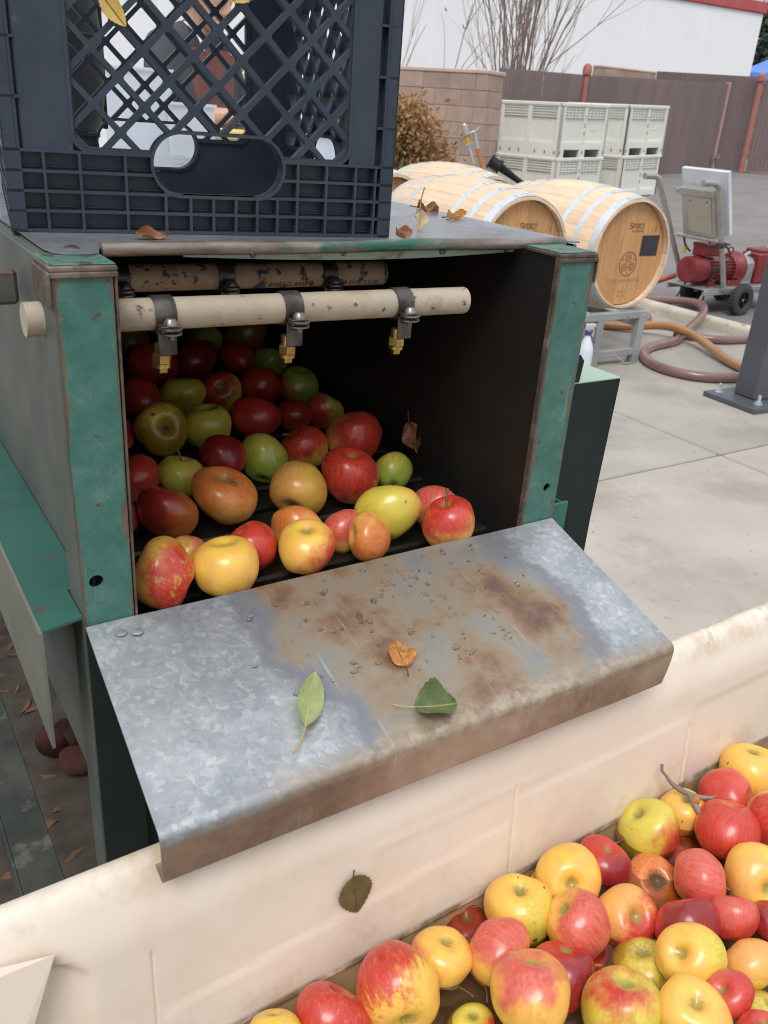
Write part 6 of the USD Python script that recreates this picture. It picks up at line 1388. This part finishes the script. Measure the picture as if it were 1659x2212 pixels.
obj('plate_screw', cat(*[xf(lathe([(0, .003), (.005, .002), (.006, 0)], 10), Rbox, o_ + Rbox @ (x, -.085, .004)) for x in (-.06, .09)]), M['black'], pc)
tr_ = cat(lb(-.20, .20, -.36, .10, -.095, -.087), lb(-.208, -.197, -.36, .105, -.120, -.087), lb(.197, .208, -.36, .105, -.120, -.087), lb(-.208, .208, .095, .108, -.120, -.087))
obj('tray', tr_, M['traywhite'], pc, smooth=False)
obj('platform', cat(cb(5.56, 6.55, 4.19, 4.56, .185, .200, .004), cb(5.56, 6.55, 4.19, 4.21, .15, .186, .004), cb(5.56, 6.55, 4.54, 4.56, .15, .186, .004)), M['panelsteel'], pc, smooth=False)
for (x, y, r, lab) in ((5.93, 4.130, .118, 0), (5.93, 4.60, .118, 0), (6.34, 4.130, .118, 0), (6.34, 4.60, .118, 0)):
    s = -1 if y < 4.3 else 1
    w = obj('wheel', lathe([(.062, -.026), (.085, -.034), (.108, -.030), (.116, -.022), (.118, 0), (.116, .022), (.108, .030), (.085, .034), (.062, .026), (.062, -.026)], 32, frame_from((0, s, 0)), (x, y, r)), M['tyre'], pc, smooth=40)
    tread = []
    for q in range(30):
        a = q * 2 * math.pi / 30
        tread.append(xf(cb(-.004, .004, -.024, .024, .1155, .1205, .001), np.column_stack([[math.cos(a), 0, -math.sin(a)], [0, 1, 0], [math.sin(a), 0, math.cos(a)]]), (x, y, r)))
    obj('tread', cat(*tread), M['tyre'], w, smooth=False)
    sp = [lathe([(0, .012), (.018, .012), (.022, .004), (.060, .006), (.064, .018), (.066, -.018), (0, -.018)], 24, frame_from((0, s, 0)), (x, y, r))]
    for q in range(5):
        a = q * 1.2566
        d = np.array([math.cos(a), 0, math.sin(a)])
        sp.append(tube([np.array([x, y + s * .012, r]) + d * .018, np.array([x, y + s * .014, r]) + d * .060], .007, 6))
    obj('rim', cat(*sp), M['blackmotor'], w, smooth=30)
    obj('axle', cyl((x, y - s * .03, r), (x, y + s * .02, r), .010, 10), M['steel'], w)
    obj('fork', cb(x - .02, x + .02, y - s * .045 - .004, y - s * .045 + .004, r - .02, .19, .003), M['panelsteel'], pc)
mx = lambda x: (x, 4.36, .318)
obj('motor_fan_cover', lathe([(0, 0), (.080, .0), (.094, .006), (.099, .018), (.099, .16), (.094, .165), (0, .165)], 32, frame_from((1, 0, 0)), (5.505, 4.36, .318)), M['maroon'], pc, smooth=40)
obj('motor_body', cyl(mx(5.66), mx(5.96), .086, 30), M['maroon'], pc, smooth=40)
for k in range(26):
    a = k * 2 * math.pi / 26
    if .9 < a < 2.2: continue
    Rk = np.column_stack([[1, 0, 0], [0, math.cos(a), math.sin(a)], [0, -math.sin(a), math.cos(a)]])
    obj('cooling_fin', xf(cb(5.672, 5.950, .084, .104, -.0025, .0025, .001), Rk, (0, 4.36, .318)), M['maroon'], pc, smooth=False)
obj('motor_flange', cat(cyl(mx(5.955), mx(5.99), .110, 30, bevel=.004), cyl(mx(5.99), mx(6.03), .10, 30, r2=.125), cyl(mx(6.03), mx(6.07), .128, 32, bevel=.004)), M['maroon'], pc, smooth=30)
obj('junction_box', cat(cb(5.60, 5.80, 4.30, 4.42, .415, .500, .012), cb(5.595, 5.805, 4.295, 4.425, .488, .512, .008)), M['maroon'], pc, smooth=False)
obj('mount_foot', cat(cb(5.70, 5.76, 4.27, 4.45, .199, .25, .004), cb(5.90, 6.06, 4.26, 4.46, .199, .24, .004)), M['maroon'], pc, smooth=False)
obj('lifting_eye', cat(torus((5.985, 4.36, .455), (.6, 1, 0), .020, .006, 20, 8), cyl((5.985, 4.36, .41), (5.985, 4.36, .437), .008, 10)), M['maroon'], pc)
obj('coupling_guard', side(Polygon([(4.285, .205), (4.285, .36), (4.31, .395), (4.345, .405), (4.375, .405), (4.41, .395), (4.435, .36), (4.435, .205), (4.431, .205), (4.431, .358), (4.408, .391), (4.372, .401), (4.348, .401), (4.312, .391), (4.289, .358), (4.289, .205)]), 6.085, .13), M['steel'], pc, smooth=30)
obj('shaft', cyl(mx(6.06), mx(6.27), .025, 14), M['steel'], pc)
obj('pump_head', cat(cb(6.25, 6.50, 4.27, 4.45, .200, .435, .014), cb(6.27, 6.48, 4.285, 4.435, .43, .462, .010), cyl((6.20, 4.36, .318), (6.26, 4.36, .318), .07, 20)), M['maroon'], pc, smooth=False)
for q in (cyl((6.33, 4.33, .46), (6.33, 4.33, .492), .012, 10), cyl((6.42, 4.38, .46), (6.42, 4.38, .486), .012, 10), tube([(6.18, 4.37, .40), (6.24, 4.37, .425), (6.26, 4.37, .41)], .016, 10)): obj('breather', q, M['steel'], pc)
obj('data_plate', cb(6.247, 6.2498, 4.31, 4.34, .29, .37, .0005), M['panelsteel'], pc, smooth=False)
obj('cable', tube([(5.58, 4.50, .545), (5.59, 4.47, .47), (5.60, 4.43, .44)], .008, 8, smooth_n=10), M['black'], pc)
obj('cable_plug', cyl((5.572, 4.475, .425), (5.580, 4.475, .465), .016, 10), mat('yellowplug', (.5, .33, .03), rough=.5), pc)
obj('cable', tube([(5.68, 4.34, .515), (5.75, 4.30, .53), (5.82, 4.25, .46), (5.80, 4.21, .40), (5.70, 4.22, .33), (5.66, 4.24, .26), (5.59, 4.22, .10), (5.50, 4.20, .012)], .007, 8, smooth_n=40), M['black'], pc)
obj('cable', tube([(5.60, 4.40, .24), (5.52, 4.40, .12), (5.40, 4.42, .012), (5.30, 4.6, .01)], .007, 8, smooth_n=24), M['black'], pc)
obj('pipe_clamp', cat(ring((5.61, 4.185, .52), (.36, 0, -.9), .02, .032, .03, 12), cb(5.62, 5.66, 4.165, 4.19, .50, .54, .004), cyl((5.65, 4.18, .53), (5.70, 4.17, .525), .007, 8)), M['clamp'], pc)

# ================================================================== HOSES on the slabs
M['hosepink'] = mat('hosepink', (0.185, 0.098, 0.088), (0.235, 0.13, 0.118), scale=6, rough=.32, coat=.3)
M['hoseamber'] = mat('hoseamber', (0.34, 0.155, 0.055), (0.40, 0.20, 0.08), scale=5, rough=.3, coat=.3)
M['hosered'] = mat('hosered', (0.36, 0.07, 0.05), (0.42, 0.10, 0.07), scale=5, rough=.35)
HZ = .029
single('hose', tube([(5.30, 4.72, HZ), (5.38, 4.40, .09), (5.42, 4.14, .118), (5.30, 3.97, .115), (5.12, 3.86, .075), (4.94, 3.79, .035), (4.50, 3.56, HZ), (4.26, 3.51, HZ), (4.03, 3.36, HZ), (3.92, 3.17, HZ), (3.93, 3.00, HZ), (4.02, 2.89, HZ), (4.22, 2.83, HZ), (4.6, 2.80, HZ), (5.1, 2.9, HZ)], .028, 14, smooth_n=110), M['hosepink'], 'dull pink hose making a wide loop on the slabs before the kerb', 'hose', 'hoses lying on the slabs', smooth=50)
single('hose', tube([(3.1, 4.45, HZ), (3.7, 4.36, HZ), (4.37, 4.11, HZ), (4.53, 3.95, .04), (4.66, 3.78, .075), (4.68, 3.60, .075), (4.58, 3.33, .05), (4.43, 3.00, HZ), (4.33, 2.6, HZ), (4.4, 2.1, HZ)], .028, 14, smooth_n=80), M['hoseamber'], 'amber coloured hose lying across the pink loop', 'hose', 'hoses lying on the slabs', smooth=50)
single('hose', tube([(4.74, 3.74, HZ), (4.80, 3.62, HZ), (4.88, 3.52, HZ), (5.11, 3.46, HZ), (5.5, 3.3, .03), (6.0, 3.0, .03)], .027, 14, smooth_n=40), M['hosepink'], 'short straight stretch of pink hose running right towards the steel column', 'hose', 'hoses lying on the slabs', smooth=50)
single('hose', tube([(3.3, 4.52, HZ), (4.0, 4.36, HZ), (4.47, 4.16, HZ), (4.72, 4.03, HZ), (4.86, 4.08, HZ), (4.98, 4.22, .04), (5.0, 4.5, .04)], .027, 14, smooth_n=50), M['hosepink'], 'pink hose bending away behind the barrel rack leg', 'hose', 'hoses lying on the slabs', smooth=50)
single('hose', tube([(4.3, 5.3, .03), (5.0, 5.0, .05), (5.55, 4.70, .16), (5.72, 4.62, .225)], .022, 12, smooth_n=30), M['hosered'], 'red hose running from behind the barrel to the pump', 'hose', 'hoses lying on the slabs', smooth=50)

# ================================================================== STEEL COLUMN
sc = thing('steel_column', 'dark grey square steel column bolted to the slab at the right edge', 'column', (3.965, 2.56, 0))
M['column'] = mat('column', (0.070, 0.077, 0.092), (0.085, 0.092, 0.108), scale=4, rough=.45, bump=.05)
obj('shaft', xf(cb(-.071, .071, -.071, .071, .028, 4.2, .008), rotz(-.12), (3.965, 2.555, 0)), M['column'], sc, smooth=False)
obj('base_plate', xf(cb(-.185, .2, -.165, .165, .003, .028, .003), rotz(-.06), (3.95, 2.545, 0)), M['column'], sc, smooth=False)
for (x, y) in ((3.838, 2.672), (3.855, 2.447), (4.09, 2.43), (4.07, 2.66)):
    obj('bolt', cat(cyl((x, y, .028), (x, y, .074), .0085, 10), cyl((x, y, .028), (x, y, .0315), .021, 16), lathe([(0, 0), (.0155, 0), (.0155, .012), (0, .012)], 6, None, (x, y, .0315))), M['hoop'], sc, smooth=25)

# ================================================================== WORK TABLE, TUBS, BLACK MOTOR
tb = thing('work_table', 'pale table standing behind the milk crate, tubs on top', 'table', (.95, 2.95, 0))
obj('table_top', cb(.05, 1.55, 2.52, 3.36, 1.020, 1.050, .006), mat('tabletop', (0.46, 0.50, 0.46), (.54, .58, .53), rough=.45, scale=3), tb, smooth=False)
for x in (.12, 1.48):
    for y in (2.57, 3.29): obj('leg', cyl((x, y, 0), (x, y, 1.02), .024, 12), M['panelsteel'], tb)
M['tubplastic'] = node_mat('tubplastic', {'p': ('principled_bsdf', {'base_color': (.72, .74, .78), 'roughness': .35}), 't': ('transparent_bsdf', {'color': (.9, .92, .95)}), 'tl': ('translucent_bsdf', {'color': (.75, .77, .82)}), 'm1': ('mix_closure', {'fac': .45}), 'm2': ('mix_closure', {'fac': .30})},
                           [('p.BSDF', 'm1.closure1'), ('tl.BSDF', 'm1.closure2'), ('m1.closure', 'm2.closure1'), ('t.BSDF', 'm2.closure2')], surface='m2.closure')


def tub(x, y, w, d, h, label, a=0.0, content=None):
    t = thing('plastic_tub', label, 'tub', (x, y, 1.051), rotz(a))
    wall = sbox(-w / 2, -d / 2, w / 2, d / 2).buffer(.012)
    obj('tub_wall', cat(extrude(wall.difference(wall.buffer(-.003)), h, None, (0, 0, 0)), extrude(wall, .003)), M['tubplastic'], t, smooth=30, local=True)
    obj('rim', extrude(wall.buffer(.007).difference(wall.buffer(-.001)), .008, None, (0, 0, h - .003)), M['tubplastic'], t, smooth=30, local=True)
    if content:
        rg = np.random.default_rng(8)
        P_ = np.stack([*np.meshgrid(np.linspace(-w / 2 + .006, w / 2 - .006, 16), np.linspace(-d / 2 + .006, d / 2 - .006, 12), indexing='ij'), np.zeros((16, 12))], -1)
        P_[..., 2] = content + .02 * meshkit.fbm(P_ * 40, 3, 4)
        obj('fruit_scraps', grid(P_), mat('scraps', (.16, .11, .06), (.34, .27, .17), scale=45, rough=.7), t, smooth=True, local=True)
    return t


tub(.900, 2.84, .17, .15, .235, 'tall clear plastic tub on the table left of the worker', -.3)
tub(1.010, 2.70, .11, .13, .150, 'lower clear plastic tub in front of the tall one, holding brown scraps', -.3, .07)
tub(1.455, 2.66, .085, .085, .088, 'small pale tub seen through the right side of the crate', .2)
yb_ = thing('chopping_board', 'yellow board on the table under the worker hands', 'chopping board', (1.40, 3.26, 1.05))
obj('board', xf(cb(-.12, .12, -.09, .09, 0, .032, .006), rotz(-.3), (1.40, 3.27, 1.095)), mat('board', (.62, .42, .12), (.70, .50, .18), rough=.6), yb_, smooth=False)
obj('support', xf(cb(-.10, .10, -.07, .07, .0, .044, .004), rotz(-.3), (1.40, 3.27, 1.0505)), M['bin'], yb_, smooth=False)
bm = thing('black_motor', 'rounded black motor with ribbed foot standing on the lid behind the milk crate', 'motor', (.362, 1.655, 1.1062))
zb = 1.1062
obj('housing', lathe([(0, .022), (.078, .022), (.096, .075), (.101, .11), (.101, .18), (.096, .235), (.080, .30), (.05, .345), (0, .36)], 36, None, (.362, 1.655, zb)), M['blackmotor'], bm, smooth=40)
obj('foot_ring', cat(*[ring((.362, 1.655, zb + .006 + k * .012), (0, 0, 1), .02, .060 + .0095 * k, .0095, 32) for k in range(4)], cyl((.362, 1.655, zb), (.362, 1.655, zb + .04), .055, 24)), M['blackmotor'], bm, smooth=30)
obj('seam', cat(torus((.362, 1.655, zb + .19), (0, 0, 1), .101, .0022, 36, 6), cb(.459, .466, 1.645, 1.665, zb + .05, zb + .25, .002)), M['blackmotor'], bm)


# ================================================================== PERSON behind the table
def sph(p, r): return m3.Manifold.sphere(float(r), 20).translate(tuple(map(float, p)))
def bone(*js): return m3.Manifold.batch_hull([sph(p, r) for p, r in js])


def fuse(parts, edge=.014, it=10):
    m = parts[0]
    for q in parts[1:]: m = m + q
    m = m.refine_to_length(edge)
    v, f = arr(m)
    tm = trimesh.Trimesh(v, f, process=True)
    trimesh.smoothing.filter_taubin(tm, iterations=it)
    return tm


FD = np.array([.50, -.866, 0]); LD = np.array([.866, .50, 0]); UP = np.array([0, 0, 1.0])     # facing, his left, up
PO = np.array([1.365, 3.60, 0.0])
pp = lambda f, l, u: PO + FD * f + LD * l + UP * u
M['skin'] = mat('skin', (0.50, 0.27, 0.185), (0.56, 0.32, 0.225), scale=8, rough=.5)
M['tee'] = mat('tee', (0.050, 0.052, 0.062), (0.065, 0.067, 0.078), scale=12, rough=.9, bump=.3, bscale=60)
M['apron'] = mat('apron', (0.15, 0.062, 0.050), (0.19, 0.082, 0.066), scale=6, rough=.85, bump=.3, bscale=40)
M['hair'] = mat('hair', (0.035, 0.02, 0.012), (0.06, 0.036, 0.022), scale=60, rough=.6, bump=.6, bscale=160)
M['jeans'] = mat('jeans', (0.03, 0.035, 0.05), (.045, .05, .07), scale=20, rough=.9)
pe = thing('person', 'worker in a grey t-shirt and brown apron with white straps, looking down at both hands', 'person', PO)
HC = pp(.075, 0, 1.575)                       # head centre, bent forward
hd = lambda f, l, u: HC + FD * (f * math.cos(.35) + u * math.sin(.35)) + LD * l + UP * (u * math.cos(.35) - f * math.sin(.35))
body = [bone((pp(0, 0, 1.40), .058), (hd(-.02, 0, -.06), .052)),
        bone((hd(-.015, 0, .035), .086), (hd(.02, 0, .02), .078), (hd(.045, 0, -.06), .045), (hd(.06, 0, -.085), .026), (hd(-.04, 0, .02), .078)),
        bone((hd(.092, 0, .012), .010), (hd(.112, 0, -.022), .012), (hd(.095, .011, -.028), .008), (hd(.095, -.011, -.028), .008)),
        bone((hd(.088, .016, -.062), .008), (hd(.092, 0, -.062), .009), (hd(.088, -.016, -.062), .008)),
        bone((hd(.085, .035, .03), .010), (hd(.09, -.035, .03), .010)),
        bone((hd(-.005, .080, -.005), .010), (hd(-.012, .084, .022), .013), (hd(-.008, .080, -.025), .009)), bone((hd(-.005, -.080, -.005), .010), (hd(-.012, -.084, .022), .013), (hd(-.008, -.080, -.025), .009)),
        bone((pp(0, .12, 1.36), .085), (pp(0, -.12, 1.36), .085), (pp(.01, .09, 1.12), .095), (pp(.01, -.09, 1.12), .095)), bone((pp(.01, .09, 1.12), .095), (pp(.01, -.09, 1.12), .095), (pp(0, .09, .96), .10), (pp(0, -.09, .96), .10))]
arms = []
for s, el, wr, hn in ((-1, pp(.04, -.245, 1.155), pp(.235, -.09, 1.17), pp(.30, -.035, 1.155)), (1, pp(.06, .235, 1.15), pp(.25, .09, 1.17), pp(.31, .035, 1.155))):
    sh = pp(-.005, s * .172, 1.385)
    body += [bone((sh, .058), (el, .041)), bone((el, .041), (wr, .027)), bone((pp(0, s * .10, 1.39), .06), (sh, .056))]
    d = (hn - wr); d /= np.linalg.norm(d); ac = np.cross(d, UP); ac /= np.linalg.norm(ac); dn_ = np.cross(ac, d)
    dn_ = dn_ if dn_[2] < 0 else -dn_
    body.append(bone((wr, .024), (wr + d * .05 + ac * .024, .016), (wr + d * .05 - ac * .024, .016), (wr + d * .085 + ac * .026, .012), (wr + d * .085 - ac * .026, .012)))
    for k, ln in enumerate((.072, .080, .075, .058)):
        b = wr + d * .082 + ac * (-.027 + .018 * k)
        m1 = b + d * ln * .5 + dn_ * ln * .18; m2 = m1 + d * ln * .28 + dn_ * ln * .38; 
        body += [bone((b, .0095), (m1, .0088)), bone((m1, .0088), (m2, .0075))]
    tbs = wr + d * .03 + ac * (.02 * -s); 
    body += [bone((tbs, .013), (tbs + d * .035 + ac * (-s * .025) + dn_ * .01, .0105)), bone((tbs + d * .035 + ac * (-s * .025) + dn_ * .01, .0105), (tbs + d * .07 + ac * (-s * .018) + dn_ * .02, .0085))]
for s in (-1, 1):
    hp, kn, an = pp(0, s * .09, .93), pp(.03, s * .10, .50), pp(-.01, s * .11, .09)
    body += [bone((hp, .092), (kn, .058)), bone((kn, .056), (an, .038)), bone((an, .038), (pp(.13, s * .12, .035), .030), (pp(-.04, s * .11, .04), .036))]
bt_ = fuse(body, .011, 8)
obj('body', bt_, M['skin'], pe, smooth=True)
tee = [bone((pp(0, .13, 1.37), .092), (pp(0, -.13, 1.37), .092), (pp(.012, .095, 1.12), .106), (pp(.012, -.095, 1.12), .106)), bone((pp(.01, .095, 1.12), .106), (pp(.01, -.095, 1.12), .106), (pp(.0, .095, .93), .112), (pp(.0, -.095, .93), .112)), bone((pp(0, .07, 1.43), .05), (pp(0, -.07, 1.43), .05), (pp(0, .13, 1.37), .085), (pp(0, -.13, 1.37), .085))]
for s, el in ((-1, pp(.04, -.245, 1.155)), (1, pp(.06, .235, 1.15))):
    sh = pp(-.005, s * .172, 1.385); e1 = sh + (el - sh) * .62
    tee.append(bone((sh, .066), (e1, .066))); tee.append(bone((pp(0, s * .045, 1.445), .045), (sh, .062), (pp(.01, s * .06, 1.33), .09)))
obj('t_shirt', fuse(tee, .016, 8), M['tee'], pe, smooth=True)
tr2 = []
for s in (-1, 1):
    hp, kn, an = pp(0, s * .09, .93), pp(.03, s * .10, .50), pp(-.01, s * .11, .12)
    tr2 += [bone((hp, .103), (kn, .070)), bone((kn, .070), (an, .056))]
obj('trousers', fuse(tr2 + [bone((pp(0, .09, .95), .108), (pp(0, -.09, .95), .108))], .02, 6), M['jeans'], pe, smooth=True)
# apron: a curved panel wrapped round the front of the trunk
us_ = np.linspace(-1, 1, 23); vs_ = np.linspace(0, 1, 30)
AP = np.zeros((30, 23, 3))
for i, v in enumerate(vs_):
    u0 = 1.395 - v * .85
    wdt = .105 + .085 * sstep(.12, .30, v)
    for j, u in enumerate(us_):
        an = u * (wdt / .135)
        AP[i, j] = pp(.122 * math.cos(an * .9) + .006 + .012 * sstep(.4, 1, v) * math.sin(u * 9), .185 * math.sin(an), u0)
obj('apron', thick(AP, -FD * .004), M['apron'], pe, smooth=True)
for s in (-1, 1):
    obj('apron_strap', tube([pp(.118, s * .085, 1.385), pp(.09, s * .080, 1.44), pp(.03, s * .068, 1.475), pp(-.045, s * .03, 1.475), pp(-.06, 0, 1.47)], .0065, 8, smooth_n=20), mat('strap%d' % (s + 1), (.72, .72, .70), rough=.8), pe)
hr = [bone((hd(-.03, 0, .058), .082), (hd(-.052, 0, .02), .078), (hd(.022, 0, .072), .066)), bone((hd(-.06, .03, -.03), .05), (hd(-.06, -.03, -.03), .05), (hd(-.05, 0, .03), .078)), bone((hd(.07, .03, .085), .022), (hd(.075, -.03, .085), .022), (hd(.0, 0, .10), .05))]
ht = fuse(hr, .012, 5)
hv = np.array(ht.vertices); hv += .006 * (meshkit.fbm(hv * 60, 3, 9)[:, None] - .5) * np.array([1, 1, 1]) * 2
obj('hair', (hv, np.array(ht.faces)), M['hair'], pe, smooth=True)
for s in (-1, 1):
    obj('eye', xf(trimesh.creation.icosphere(2, .0115), None, hd(.076, s * .032, .012)), mat('eye%d' % (s + 1), (.05, .035, .03), rough=.2), pe, smooth=True)
